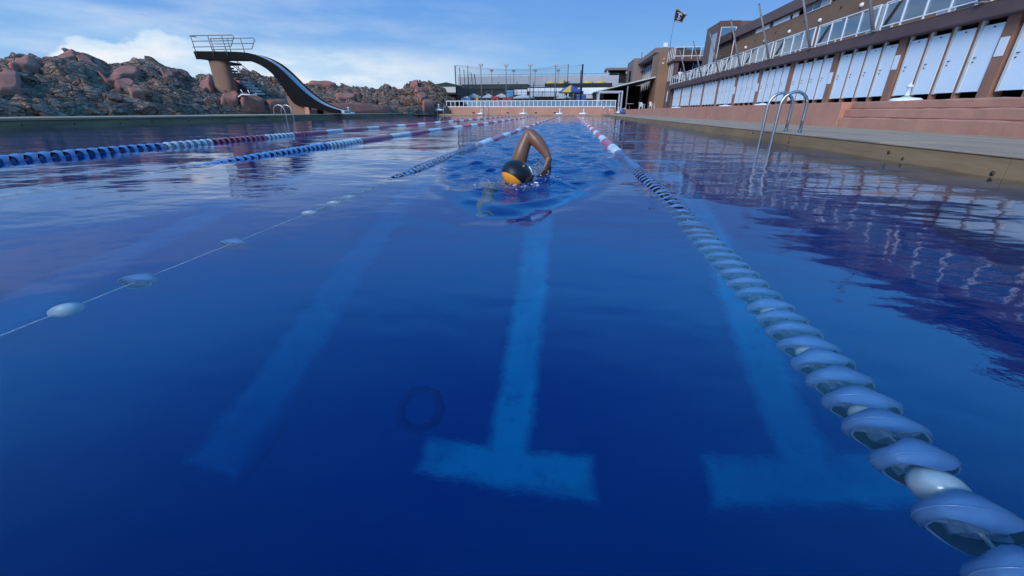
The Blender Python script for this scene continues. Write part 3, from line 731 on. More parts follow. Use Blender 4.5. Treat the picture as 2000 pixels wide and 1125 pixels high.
# ------------------------------------------------------------------ cabin building with doors
XD = 12.0; ZB, ZTOP = 1.017, 2.79
cab = empty('cabin_building', (XD, 0, .64)); tag(cab, 'long brown cabin building with rows of white doors under a balcony', 'building')
def cb(name, x0, x1, y0, y1, z0, z1, m, parent=None, bev=0.):
    return MB().box(x0 - XD, x1 - XD, y0, y1, z0 - .64, z1 - .64, bev).build(name, M[m], parent or cab)
cb('back_wall', 13.4, 13.6, -2, 57, .645, 2.93, 'dark'); cb('plinth', 12.16, 13.4, -2, 57, .645, .80, 'post')
P = 4.12; Y0 = 14.75 - 3 * P
door_me = MB().box(-.02, .02, 0, .70, 0, ZTOP - ZB, .006).mesh('door', M['door'])
slot_me = MB().box(-.027, -.021, .30, .36, 1.68, 1.715).mesh('door_slot', M['black'])
hd = MB().lathe([(.001, -.05), (.018, -.048), (.018, -.021)], 10, (0, .60, .82), 'x'); hd.box(-.05, -.035, .52, .62, .93, .945); hd.box(-.04, -.021, .60, .62, .925, .95)
hand_me = hd.mesh('door_handle', M['black'])
pil_me = MB().box(-.05, .30, 0, .40, 0, 2.93 - .645, .012).mesh('pillar', M['post']); nar_me = MB().box(-.01, .16, 0, .115, 0, 2.93 - .645, .006).mesh('door_post', M['post']); jam_me = MB().box(-.035, .06, 0, .10, 0, 2.93 - ZB + .02, .005).mesh('door_jamb', M['jamb'])
signs = {1: .6, 3: 1.0, 4: 1.0, 5: .85, 2: .8, 7: .8, 8: .8, 9: .6}
for k in range(13):
    yb = Y0 + k * P
    if yb > 56: break
    obj('pillar', pil_me, cab, (0, yb, .005))
    if yb + P > 56: break
    for j in range(4):
        y0 = yb + .40 + j * .93
        obj('door_post', nar_me, cab, (0, y0 + .815, .005)) if j < 3 else None
        obj('door_jamb', jam_me, cab, (0, y0 + .70, ZB - .64 - .02))
        ajar = 0
        o = obj('door', door_me, cab, (random.uniform(-.006, .006), y0 + .004, ZB - .64 + random.uniform(-.006, .006)))
        obj('door_slot', slot_me, o); obj('door_handle', hand_me, o)
for k in (2, 3, 4, 5, 7, 8):                                          # paper notices on the pillars
    yb = Y0 + k * P; z = 2.15 if k < 5 else 1.9
    cb('notice', 11.93, 11.945, yb + .06, yb + .33, z - .24, z + .24, 'white')
cb('floor_slab', 11.6, 15.2, -2, 57.4, 2.93, 3.31, 'red', None, .012); cb('slab_edge_lip', 11.585, 11.75, -2, 57.4, 3.313, 3.335, 'post')
# upper storey
cb('upper_wall', 15.0, 15.3, -2, 46.4, 3.312, 6.44, 'brownwall'); cb('parapet', 14.72, 18, -2, 46.6, 6.78, 7.47, 'parapet', None, .015)
cb('strip_recess', 15.25, 15.4, -2, 46.4, 6.44, 6.78, 'dark'); cb('upper_end_wall', 15.3, 18, 46.1, 46.4, 3.312, 6.78, 'brownwall')
for a, c in ((39.7, 42.3), (36.4, 39.0), (35.2, 36.0)):
    cb('strip_shutter', 15.0, 15.06, a, c, 6.45, 6.70, 'white'); cb('strip_frame', 14.97, 15.1, a - .05, c + .05, 6.705, 6.76, 'jamb')
for a, c in ((42.4, 46.0), (39.1, 39.6)): cb('strip_infill', 15.03, 15.2, a, c, 6.445, 6.775, 'parapet')
for y in (31.3, 26.5, 21.7, 17):
    o = cb('window', 14.96, 15.05, y, y + 3.0, 6.36, 6.82, 'white')
    for q in range(3): cb('pane', 14.945, 14.955, y + .06 + q * .98, y + .94 + q * .98, 6.41, 6.72, 'winglass' if q else 'palewin')
    cb('window_shutter_box', 14.93, 14.99, y, y + 3, 6.74, 6.86, 'jamb')
lamp_me = MB().lathe([(.001, -.14), (.07, -.12), (.11, -.06), (.12, 0)], 16, axis='x').mesh('wall_lamp', M['plastic'])
for y in (24.1, 28.0, 32.0, 35.9, 39.9, 43.8): obj('wall_lamp', lamp_me, cab, (15.0 - XD - .002, y, 5.65 - .64))
dec_me = MB().lathe([(.001, -.05), (.07, -.04), (.08, 0)], 8, axis='x').mesh('wall_spout', M['rust'])
for y in (26, 30, 34, 38.2, 42): obj('wall_spout', dec_me, cab, (15.0 - XD - .002, y, 5.95 - .64))
for y in (20.5, 25, 29.6, 34.2, 38.8): 
    o = cb('balcony_door', 14.95, 15.03, y, y + 1.9, 3.34, 5.3, 'jamb'); cb('balcony_door_pane', 14.935, 14.945, y + .1, y + .9, 3.5, 5.2, 'winglass'); cb('balcony_door_pane', 14.935, 14.945, y + 1.0, y + 1.8, 3.5, 5.2, 'palewin')
# balcony railing: sections between the masts, each with four glass panes
rail = empty('balcony_railing', (11.68, 14, 3.33)); tag(rail, 'white balcony railing with clear glass panes above the cabins', 'railing')
post_me = MB().box(-.025, .025, -.03, .03, 0, .90, .006).mesh('post', M['white']); pane_me = MB().box(-.006, .006, .05, 1.0, .17, .84).mesh('glass_pane', M['glass'])
ys = 20.32 - 3 * 4.62
sec = 0
while ys < 54:
    for j in range(4):
        yy = ys + .22 + j * 1.06 - 14
        obj('post', post_me, rail, (0, yy, 0)); obj('glass_pane', pane_me, rail, (0, yy, 0))
    obj('post', post_me, rail, (0, ys + .22 + 4 * 1.06 - 14, 0))
    MB().box(-.03, .03, ys + .17 - 14, ys + 4.51 - 14, .90, .945, .008).build('top_rail', M['white'], rail); MB().box(-.02, .02, ys + .17 - 14, ys + 4.51 - 14, .11, .15).build('bottom_rail', M['white'], rail)
    ys += 4.62; sec += 1
# masts leaning out from the slab
for i, y in enumerate((15.7, 20.32, 24.95, 29.6, 34.15, 38.8, 43.5, 48.6)):
    who = ['nearest leaning grey mast at the top right picture corner', 'thick leaning grey mast, second from the right picture edge', 'leaning grey mast in front of the upper window', 'leaning grey mast before the strip windows', 'leaning grey mast just right of the glazed tower', 'leaning grey mast just left of the glazed tower', 'second leaning mast left of the glazed tower', 'small leaning mast farthest along the balcony'][i]
    r_ = empty('leaning_mast', (11.55, y, 3.34), label=who, cat='mast', group='masts leaning out over the pool side')
    top = Vector((-1.18, 0, 2.80))
    MB().tube([(0, 0, 0), top * .5, top], [.062, .055, .042], 10).build('pole', M['grey'], r_)
    MB().box(-.10, .10, -.09, .09, -.002, .03).build('base_plate', M['grey'], r_)
    MB().tube([top * .985 + Vector((-.02, -.14, .05)), top * .985 + Vector((-.02, .14, .05))], .022, 6).build('crossbar', M['grey'], r_)
    MB().tube([top * .98, top * .98 + Vector((-.12, .02, -.8))], .006, 4).build('halyard', M['grey'], r_)
    MB().tube([top * .80 + Vector((-.02, -.07, 0)), top * .80 + Vector((-.02, .07, 0))], .03, 6).build('cleat', M['grey'], r_)
# glazed tower
tw = empty('glazed_tower', (13.35, 47, 3.33)); tag(tw, 'red brown tower block with tall slanted glazing above the balcony', 'tower')
def tb(name, x0, x1, y0, y1, z0, z1, m, bev=0.): return MB().box(x0 - 13.35, x1 - 13.35, y0 - 47, y1 - 47, z0 - 3.33, z1 - 3.33, bev).build(name, M[m], tw)
tb('front_jamb', 13.35, 13.52, 47, 47.3, 3.335, 8.24, 'red'); tb('front_jamb', 14.92, 15.22, 47, 47.3, 3.335, 8.24, 'red')
tb('lintel', 13.52, 14.92, 47, 47.3, 7.76, 8.24, 'red'); tb('side_wall', 13.35, 13.5, 47.3, 51, 7.4, 8.2, 'parapet'); tb('side_wall', 13.35, 13.5, 48.9, 51, 3.335, 7.4, 'parapet'); tb('roof', 13.5, 16.2, 47.3, 51, 8.0, 8.2, 'parapet'); tb('back_wall', 13.5, 16.2, 50.8, 51, 3.335, 8.0, 'brownwall'); tb('right_wall', 15.22, 16.2, 47.02, 51, 3.335, 8.2, 'parapet')
tb('side_pane', 13.37, 13.39, 47.3, 48.9, 3.4, 7.4, 'palewin')
for x0, x1 in ((13.52, 13.58), (14.86, 14.92)): tb('window_frame', x0, x1, 47.02, 47.1, 3.4, 7.76, 'white')
tb('window_frame', 13.58, 14.86, 47.02, 47.1, 7.70, 7.76, 'white'); tb('window_pane', 13.58, 14.86, 47.05, 47.07, 3.4, 7.70, 'glass')
tb('interior_shelf', 13.7, 14.8, 49, 49.3, 5.0, 5.08, 'jamb'); tb('interior_shelf', 13.8, 14.5, 49.5, 49.7, 5.6, 6.3, 'greywall'); tb('floor', 13.5, 15.2, 47.3, 50.8, 4.5, 4.6, 'dark')

# ------------------------------------------------------------------ terrace block beyond the cabins
tbk = empty('terrace_block', (12, 58, .64)); tag(tbk, 'brown block with dark red roof terrace and white rails past the cabins', 'building')
def t2(name, x0, x1, y0, y1, z0, z1, m, bev=0., parent=None): return MB().box(x0 - 12, x1 - 12, y0 - 58, y1 - 58, z0 - .64, z1 - .64, bev).build(name, M[m], parent or tbk)
t2('lower_wall', 12.0, 18, 57.5, 63, .645, 3.9, 'parapet'); t2('column', 12.0, 12.45, 57.6, 58.1, 3.9, 5.95, 'red'); t2('column', 17.3, 18, 57.6, 58.1, 3.9, 5.95, 'red')
t2('room_back', 12.4, 18, 62.5, 62.8, 3.9, 5.95, 'dark'); t2('room_floor', 12.2, 18, 58, 62.8, 3.905, 3.95, 'dark'); t2('room_glass', 12.45, 17.3, 59.4, 59.44, 3.95, 5.95, 'winglass')
for x in (13.4, 14.5, 15.6, 16.7): t2('mullion', x, x + .08, 59.34, 59.39, 3.95, 5.95, 'white')
t2('side_window', 11.99, 12.03, 58.3, 61.5, 3.95, 5.9, 'palewin')
for y in (58.3, 59.3, 60.4, 61.4): t2('window_mullion', 11.95, 11.985, y, y + .09, 3.95, 5.9, 'jamb')
t2('roof_slab', 11.75, 18, 57.3, 63, 5.96, 6.42, 'red', .01); t2('back_parapet', 12.2, 18, 63.0, 63.4, 3.9, 7.75, 'brownwall')
rp = MB().box(-.025, .025, -.025, .025, -.28, .95).mesh('rail_post', M['white'])
for i in range(7): obj('rail_post', rp, tbk, (-.22 + i * .96, -.73, 6.45 - .64))
for i in range(5): obj('rail_post', rp, tbk, (-.28, -.2 + i * 1.05, 6.45 - .64))
MB().tube([(-.28, 4.4, 6.75), (-.28, -.5, 6.75), (-.1, -.73, 6.75), (5.7, -.73, 6.75)], .035, 6).build('top_rail', M['white'], tbk)
MB().tube([(-.28, 4.4, 5.84), (-.28, -.5, 5.84), (-.1, -.73, 5.84), (5.7, -.73, 5.84)], .03, 6).build('low_rail', M['white'], tbk)
MB().box(-.1, 5.6, -.72, -.71, 5.95, 6.7).build('rail_glass', M['glass'], tbk)
MB().tube([(5.7, -.73, 6.75), (5.9, -4.5, 4.0)], .035, 6).build('stair_rail', M['white'], tbk)
t2('red_door', 11.96, 11.99, 57.55, 58.5, .66, 3.0, 'red'); t2('white_panel', 11.95, 11.985, 59.3, 59.7, 1.6, 2.8, 'white')
# brown pylon, window wing, overhanging box
py = empty('brown_pylon', (10.7, 60, .64)); tag(py, 'tall plain brown pylon wall between terrace block and window wing', 'wall')
MB().box(0, 1.29, 1.0, 6, .005, 6.75, .02).build('pylon_body', M['brownwall'], py)
for z in (5.9, 5.4): MB().box(.5 if z > 5.5 else .42, .62, .93, .995, z, z + .12).build('lamp', M['plastic'], py)
wg = empty('window_wing', (12, 66, .64)); tag(wg, 'wing with tall white framed windows under a flat roof canopy', 'building')
def w2(name, x0, x1, y0, y1, z0, z1, m, bev=0.): return MB().box(x0 - 12, x1 - 12, y0 - 66, y1 - 66, z0 - .64, z1 - .64, bev).build(name, M[m], wg)
w2('lower_wall', 12.0, 14, 66, 69, .645, 3.5, 'parapet'); w2('lower_wall', 12, 14, 71, 73.6, .645, 3.5, 'parapet'); w2('lower_wall', 12, 14, 76, 82, .645, 3.5, 'parapet'); w2('door_lintel', 12, 14, 69, 71, 2.9, 3.5, 'parapet'); w2('door_lintel', 12, 14, 73.6, 76, 2.9, 3.5, 'parapet'); w2('dark_room', 13.4, 13.9, 69, 76, .645, 2.9, 'dark')
w2('white_door', 12.2, 12.26, 69.1, 70.0, .66, 2.8, 'white'); w2('white_door', 12.2, 12.26, 73.8, 74.9, .66, 2.8, 'white')
w2('window_sill', 11.8, 12.2, 66, 82, 3.5, 3.66, 'white'); w2('room_wall', 12.9, 13.1, 66, 82, 3.66, 7.2, 'palewin'); w2('roof_canopy', 10.9, 15, 66.05, 84, 7.85, 8.45, 'greybrown', .03); w2('wall_above', 12.1, 12.4, 66, 82, 7.2, 7.85, 'dark')
MB().prism([(.1, 6.55), (-.55, 6.15), (-.55, 6.10), (.1, 6.45)], 'y', 0, 16).build('navy_blind', M['royal'], wg)
for i in range(9): w2('window_post', 11.98, 12.1, 66 + i * 1.98, 66.16 + i * 1.98, 3.66, 7.2, 'white')
for i in range(8):
    for z0, z1 in ((3.7, 4.9), (5.0, 7.15)): w2('window_pane', 12.03, 12.05, 66.18 + i * 1.98, 67.96 + i * 1.98, z0, z1, 'palewin' if (i * 3 + int(z0)) % 3 else 'winglass')
w2('window_transom', 11.99, 12.08, 66, 82, 4.9, 5.0, 'white')
bx = empty('overhanging_box', (10.2, 82, 3.6)); tag(bx, 'taupe overhanging box storey beyond the window wing', 'building')
MB().box(0, 3.8, 0, 9, 0, 5.25, .02).build('box_wall', M['greybrown'], bx); MB().box(-.02, .05, 2.5, 5.2, 1.3, 3.6).build('window', M['winglass'], bx); MB().box(1.2, 1.35, .5, .65, 5.25, 6.2).build('vent_pipe', M['grey'], bx)
MB().box(2.2, 3.6, .1, 8, -2.95, -.01).build('wall_below', M['post'], bx)
for x in (.5, 1.2): MB().lathe([(.001, -.07), (.08, -.05), (.1, 0)], 10, (x, .8, 0)).build('ceiling_lamp', M['plastic'], bx)
fb = empty('far_pale_building', (10.4, 92, .64)); tag(fb, 'pale far building with small flat roofs behind the box storey', 'building')
MB().box(0, 4, 0, 18, .005, 6.6).build('wall', M['greywall'], fb); MB().box(-4.2, 4.2, -.6, 5, 7.2, 7.6).build('roof', M['greybrown'], fb); MB().box(-4, -3.8, -.4, -.2, 5, 7.2).build('roof_post', M['jamb'], fb); MB().box(-3.4, -.1, .5, 1, 5, 7.2).build('roof_room', M['dark'], fb); MB().box(-.3, 0, -.2, 9, 6.6, 7.2).build('parapet', M['jamb'], fb)
for y in (1, 4, 7): MB().box(-.03, .02, y, y + 2, 4.6, 6.0).build('window', M['winglass'], fb)
# flag
fg = empty('flag_pole', (11.9, 61.6, 7.39)); tag(fg, 'thin pole flying a navy flag with white monogram and border', 'flag')
lean = Vector((.10, 0, 4.8)); MB().tube([(0, 0, 0), lean], [.035, .02], 8).build('pole', M['grey'], fg)
def flagp(u, v):            # u along the fly, v down the hoist
    a = lean * (.985 - .30 * (1 - u * .12) * v)
    return a + Vector(((1.5 - .45 * v) * u, -.10 * u + .10 * math.sin(u * 6 + v * 2), (-.70 + .36 * v) * u + .10 * math.sin(u * 6.3) * (1 - v)))
nu, nv = 26, 18
FV = [flagp(i / nu, j / nv) for j in range(nv + 1) for i in range(nu + 1)]
fo = MB().add(FV, gridfaces(nv + 1, nu + 1).tolist(), True).build('flag_cloth', M['flag'], fg)
def fstroke(pts, r, name): 
    q = []
    for a, b in zip(pts[:-1], pts[1:]):
        for t in np.linspace(0, 1, 5)[:-1]: q.append(flagp(a[0] + (b[0] - a[0]) * t, a[1] + (b[1] - a[1]) * t) + Vector((0, -.02, 0)))
    q.append(flagp(*pts[-1]) + Vector((0, -.02, 0))); MB().tube(q, r, 5).build(name, M['cloth'], fo)
fstroke([(.03, .03), (.97, .03), (.97, .97), (.03, .97), (.03, .03)], .022, 'border'); fstroke([(.08, .10), (.90, .10), (.90, .91), (.08, .91)], .014, 'border')
fstroke([(.22, .30), (.62, .24)], .03, 'monogram_stroke'); fstroke([(.40, .27), (.36, .80)], .028, 'monogram_stroke')
fstroke([(.60, .36), (.48, .34), (.36, .42), (.42, .54), (.54, .60), (.54, .72), (.40, .80), (.26, .74)], .026, 'monogram_stroke')
sp = empty('roof_floodlight', (11.3, 61.4, 7.39)); tag(sp, 'square floodlight on the roof left of the flag', 'floodlight')
MB().tube([(0, 0, 0), (0, 0, .5)], .03, 6).build('bracket', M['grey'], sp); MB().box(-.3, .3, -.12, .1, .5, 1.05, .03).build('lamp_head', M['greywall'], sp); MB().box(-.25, .25, -.135, -.122, .55, 1.0).build('lens', M['white'], sp)

# ------------------------------------------------------------------ rocks on the sea side
ROCK = [(-250,-20.0,10.1,-27.0,14.6,2.70),(-150,-20.2,11.3,-27.8,16.4,2.64),(-60,-20.4,12.4,-28.5,18.3,2.69),(0,-20.5,13.3,-29.0,19.8,2.96),(20,-20.6,13.7,-29.0,20.4,3.16),(60,-20.7,14.4,-29.1,21.4,3.29),(78,-20.8,14.7,-29.2,21.8,3.17),(100,-20.8,15.2,-29.2,22.2,2.94),(118,-20.9,15.5,-29.3,22.9,3.31),(142,-21.0,16.1,-29.3,23.7,3.63),(165,-21.1,16.6,-29.4,24.3,3.60),(200,-21.2,17.4,-29.5,25.3,3.40),(213,-21.2,17.8,-29.5,25.6,2.91),(235,-21.3,18.3,-29.5,26.5,3.41),(275,-21.5,19.5,-29.6,28.2,3.84),(305,-21.6,20.4,-29.7,29.4,3.97),(325,-21.6,21.1,-29.8,30.1,3.59),(350,-21.7,21.9,-29.8,31.3,3.59),(375,-21.8,22.8,-29.9,32.2,2.96),(390,-21.9,23.4,-29.9,32.9,2.83),(400,-21.9,23.8,-29.9,33.6,3.17),(410,-21.9,24.3,-30.0,34.3,3.56),(425,-22.0,24.9,-30.0,35.0,3.15),(455,-21.9,26.1,-29.8,36.5,3.26),(480,-21.8,27.1,-29.7,38.2,3.99),(500,-21.8,28.0,-29.6,39.2,3.65),(530,-21.7,29.5,-29.4,41.1,3.65),(560,-21.6,31.1,-29.2,43.1,3.61),(590,-21.5,32.9,-29.0,45.3,3.11),(610,-20.9,33.4,-27.8,45.3,3.25),(660,-19.6,35.0,-25.3,46.1,3.18),(700,-18.7,36.9,-24.0,48.2,3.28),(735,-18.0,38.9,-22.8,50.1,2.84),(752,-17.6,40.0,-22.3,51.4,3.39),(775,-17.1,41.6,-21.5,53.1,3.19),(786,-16.9,42.5,-21.1,53.9,2.88),(792,-16.7,43.0,-20.9,54.6,3.84),(815,-16.1,44.7,-19.7,55.6,4.24),(840,-15.4,46.8,-18.4,56.8,4.18),(862,-14.8,49.1,-17.3,57.9,3.70),(880,-14.3,51.2,-16.3,58.8,2.69),(896,-13.9,53.3,-15.5,59.8,1.90)]
RA = np.array(ROCK, float)
def rock_base(u, t):
    """smooth flank: u runs along the shore, t from the deck (0) over the ridge (1) to the back (1.5)"""
    g = [np.interp(u, RA[:, 0], RA[:, i]) for i in range(6)]
    x = g[1] + (g[3] - g[1]) * t; y = g[2] + (g[4] - g[2]) * t
    prof = np.where(t < 1, .16 + .84 * np.clip(t, 0, 1) ** .82, 1 - 1.5 * (t - 1) ** 1.2)
    prof = np.where(t < .04, prof * sst(t, -.03, .04), prof)
    return np.stack([x, y, .12 + (g[5] - .12) * prof], -1)
def rock_protos(n, sub):
    """angular blocks: spheres cut back by random planes, then roughened"""
    bm = bmesh.new(); bmesh.ops.create_icosphere(bm, subdivisions=sub, radius=1); bm.verts.index_update()
    V0 = np.array([v.co[:] for v in bm.verts]); F0 = np.array([[v.index for v in f.verts] for f in bm.faces]); bm.free()
    out = []; rng = np.random.default_rng(21)
    for k in range(n):
        V = V0.copy() * 1.20
        for q in range(13):
            d = rng.normal(size=3); d /= np.linalg.norm(d)
            if q < 6: d = np.eye(3)[q // 2] * (1 if q % 2 else -1) + rng.normal(size=3) * .16; d /= np.linalg.norm(d)
            h = rng.uniform(.62, .88); e = V @ d - h; V = np.where((e > 0)[:, None], V - d * e[:, None], V)
        nrm = V / np.linalg.norm(V, axis=1, keepdims=True)
        f1, f2, _ = worley(V * 1.4 + k * 7.1, k); crack = -.17 * np.exp(-(f2 - f1) / .045)
        V = V + nrm * (.05 * fbm(V * 2.6 + k * 9.3, 4, k) + crack)[:, None]
        out.append(V)
    return out, F0
PB, FB = rock_protos(12, 4); PS, FS = rock_protos(16, 3)
def rock_mass(u0, u1, nc, label, nbig, nsmall):
    us = np.linspace(u0, u1, nc); ts = np.concatenate([np.linspace(-.03, 1.08, 90), np.linspace(1.1, 1.55, 8)])
    U, T = np.meshgrid(us, ts); Pb = rock_base(U, T)
    Pb[..., 2] += (.18 * fbm(Pb * .55, 2, 5) + .16 * fbm(Pb * 2.2, 3, 15)) * sst(T, .02, .25) - .48 * sst(T, .0, .2)
    VV = [Pb.reshape(-1, 3)]; F4 = gridfaces(*U.shape); tri = [np.concatenate([F4[:, [0, 1, 2]], F4[:, [0, 2, 3]]])]; base = len(VV[0])
    rng = np.random.default_rng(int(abs(u0)) + 3); strata = Matrix.Rotation(.60, 3, 'Y') @ Matrix.Rotation(.30, 3, 'X')
    face = Matrix.Rotation(.65, 3, 'Z')
    for cnt, size, protos, Fp, sink in ((nbig, .66, PB, FB, .44), (nsmall, .36, PS, FS, .32)):
        cols = max(3, int(math.sqrt(cnt * 2.2))); rows_ = max(3, cnt // cols)
        for i in range(cols):
            for j in range(rows_):
                u = u0 + (u1 - u0) * (i + rng.uniform(0, 1)) / cols; t = .01 + 1.02 * ((j + rng.uniform(0, 1)) / rows_) ** .9
                p = rock_base(np.array([u]), np.array([t]))[0]; dz = .18 * fbm(p[None] * .55, 2, 5)[0] * float(sst(np.array(t), .02, .25))
                s_ = size * math.exp(rng.normal(0, .30))
                dims = np.array([s_ * rng.uniform(.95, 1.5), s_ * rng.uniform(.75, 1.1), s_ * rng.uniform(.55, .85)])
                m3 = np.array(face @ Matrix.Rotation(rng.normal(0, .22), 3, 'Z') @ strata @ Matrix.Rotation(rng.normal(0, .16), 3, 'X') @ Matrix.Rotation(rng.normal(0, .20), 3, 'Y'))
                V = (protos[rng.integers(len(protos))] * dims) @ m3.T + p + np.array([0, 0, dz - sink * s_ + rng.normal(0, .04) - (.24 if t > .8 else .10)])
                VV.append(V); tri.append(Fp + base); base += len(V)
    o = npmesh('rock_outcrop', np.concatenate(VV), np.concatenate(tri), M['rock'], True)
    try: o.data.set_sharp_from_angle(angle=R(40))
    except Exception: pass
    return tag(o, label, 'rock', kind='structure')
r1 = rock_mass(-250, 434, 300, 'large cracked grey rock mass at the left behind the deck', 150, 620)
r2 = rock_mass(430, 600, 110, 'rocks behind the slide tower and stairs', 50, 200)
r3 = rock_mass(595, 789, 130, 'low slanting rock ridge between the slide and the far fence', 60, 260)
r4 = rock_mass(787, 896, 90, 'rounded rock knoll at the far left end of the white fence', 34, 150)
def patch_on(root, u0, u1, ta, tb, lift=.16, n=16, skew=0., ragged_=.22):
    """smooth pink cement laid over the rocks, its rim dipping between the blocks"""
    vs = []; rr = 8; na = 36
    sd_ = random.uniform(0, 50)
    for j in range(rr + 1):
        for i in range(na):
            a = 2 * math.pi * i / na; ca, sa = math.cos(a), math.sin(a)
            box_ = 1 / max(abs(ca), abs(sa)) ** .75; q = (j / rr) * box_ * (1 + ragged_ * vnoise(np.array([[sd_ + ca * 2.3, sa * 2.3, 1.]]))[0])
            u = (u0 + u1) / 2 + (u1 - u0) / 2 * q * ca + skew * q * sa * .5; t = (ta + tb) / 2 + (tb - ta) / 2 * q * sa
            p = rock_base(np.array([u]), np.array([t]))[0]; dz = .18 * fbm(p[None] * .55, 2, 5)[0] * float(sst(np.array(t), .02, .25))
            k = lift * .3 + .27 + .05 * vnoise(np.array([p * 1.3]))[0] - .9 * max(0, j / rr - .86) / .14
            vs.append(tuple(p + np.array([.35, -.25, .8]) * k + np.array([0, 0, dz])))
    MB().add(vs, gridfaces(rr + 1, na).tolist() + [(r_ * na + na - 1, r_ * na, (r_ + 1) * na, (r_ + 1) * na + na - 1) for r_ in range(rr)], True).build('cement_patch', M['pinkrock'], root)
for a in ((22, 92, .50, .80, .22), (2, 50, .12, .38, .2), (219, 276, .40, .66, .22), (316, 344, .52, .74, .2), (66, 160, .78, .92, .2), (388, 424, .30, .78, .26)): patch_on(r1, a[0], a[1], a[2], a[3], a[4])
for i in range(5): patch_on(r1, 150 + i * 26, 188 + i * 27, .68 - i * .15, .84 - i * .15, .15, 10, -14)
for a in ((432, 470, .02, .30), (470, 520, .0, .16), (520, 575, .0, .10), (445, 500, .40, .55)): patch_on(r2, a[0], a[1], a[2], a[3], .26)
for a in ((600, 655, .82, .96), (655, 700, .22, .40), (600, 760, -.02, .07)): patch_on(r3, a[0], a[1], a[2], a[3], .22)
for a in ((800, 816, .55, .9), (810, 826, .36, .56), (814, 834, .16, .36), (822, 850, .0, .16)): patch_on(r4, a[0], a[1], a[2], a[3], .30)

# ------------------------------------------------------------------ slide tower
sl = empty('water_slide', (-19, 28.95, ZL)); tag(sl, 'tall black water slide with grey chute on a brown column', 'water slide')
def sv(x, y, z): return (x + 19, y - 28.95, z - ZL)
topp = [(-25.72, 4.19), (-24.2, 4.17), (-22.43, 4.13), (-21.57, 4.05), (-20.76, 3.80), (-19.98, 3.41), (-19.38, 2.90), (-18.92, 2.42), (-18.45, 1.93), (-17.69, 1.30), (-17.03, .92), (-16.2, .63), (-15.75, .54)]
bot = [(-25.64, 3.73), (-24.74, 3.72), (-23.17, 3.68), (-21.84, 3.64), (-21.02, 3.36), (-20.38, 2.97), (-19.93, 2.45), (-19.62, 1.89), (-19.37, 1.40), (-19.05, .84), (-18.1, .74), (-16.25, .34), (-15.75, .34)]
def dense(pl, n=60):
    P_ = np.array(pl); s = np.concatenate([[0], np.cumsum(np.hypot(*np.diff(P_, axis=0).T))]); t = np.linspace(0, s[-1], n)
    q = np.stack([np.interp(t, s, P_[:, 0]), np.interp(t, s, P_[:, 1])], -1)
    for _ in range(3): q[1:-1] = (q[:-2] + 2 * q[1:-1] + q[2:]) / 4
    return q
T_, B_ = dense(topp), dense(bot)
for y0, y1, nm in ((28.42, 28.52, 'near_side_wall'), (29.40, 29.50, 'far_side_wall')):
    n = len(T_); vs = [sv(q[0], y, q[1]) for y in (y0, y1) for q in list(T_) + list(B_)]
    fs = []
    for o_ in (0, 2 * n): fs += [(o_ + i, o_ + i + 1, o_ + n + i + 1, o_ + n + i) for i in range(n - 1)]
    for r_ in (0, n): fs += [(r_ + i, r_ + i + 1, 2 * n + r_ + i + 1, 2 * n + r_ + i) for i in range(n - 1)]
    fs += [(0, n, 3 * n, 2 * n), (n - 1, 2 * n - 1, 4 * n - 1, 3 * n - 1)]
    MB().add(vs, fs).build(nm, M['slideblack'], sl)
CH = T_.copy(); CH[:, 1] -= np.interp(np.linspace(0, 1, 60), [0, .38, .55, 1], [.06, .10, .26, .13])
vs = []
for q in CH:
    for k in range(7):
        f = k / 6; vs.append(sv(q[0], 28.52 + .88 * f, q[1] + .10 * (2 * f - 1) ** 4))
MB().add(vs, gridfaces(60, 7).tolist(), True).build('chute', M['chute'], sl)
vs = []
for i in range(60):
    for f in (0, 1): vs.append(sv(B_[i, 0], 28.52 + .88 * f, max(B_[i, 1], .30) + .03))
MB().add(vs, gridfaces(60, 2).tolist()).build('underside', M['slideblack'], sl)
MB().box(-15.78 + 19, -15.5 + 19, -.43, .45, .34 - ZL, .50 - ZL, .02).build('end_lip', M['stone'], sl)
# oval column under the platform, its foot on the rocks
vs = []; nn = 28
for z, k in ((3.72, 1.0), (2.4, .99), (.6, .98)):
    for j in range(nn):
        a = 2 * math.pi * j / nn; vs.append(sv(-24.45 + (-.18 if z < 1 else 0) + .70 * k * math.copysign(abs(math.cos(a)) ** .75, math.cos(a)), 29.0 + .42 * k * math.sin(a), z))
MB().add(vs, gridfaces(3, nn).tolist() + [(r_ * nn + nn - 1, r_ * nn, (r_ + 1) * nn, (r_ + 1) * nn + nn - 1) for r_ in (0, 1)], True).build('column', M['pillar'], sl)
MB().box(-19.60 + 19, -18.45 + 19, -.30, .35, 0, .62).prism([(-.68, .9), (-.60, .62), (.5, .62), (.0, .60), (-.3, 1.1), (-.66, 1.25)], 'y', -.30, .35).build('lower_support', M['pillar'], sl)
MB().box(-18.35 + 19, -18.05 + 19, -.5, -.2, 0, .46).build('support_post', M['pink'], sl); MB().box(-18.0 + 19, -17.5 + 19, -.45, .35, 0, .28).build('support_foot', M['dark'], sl)
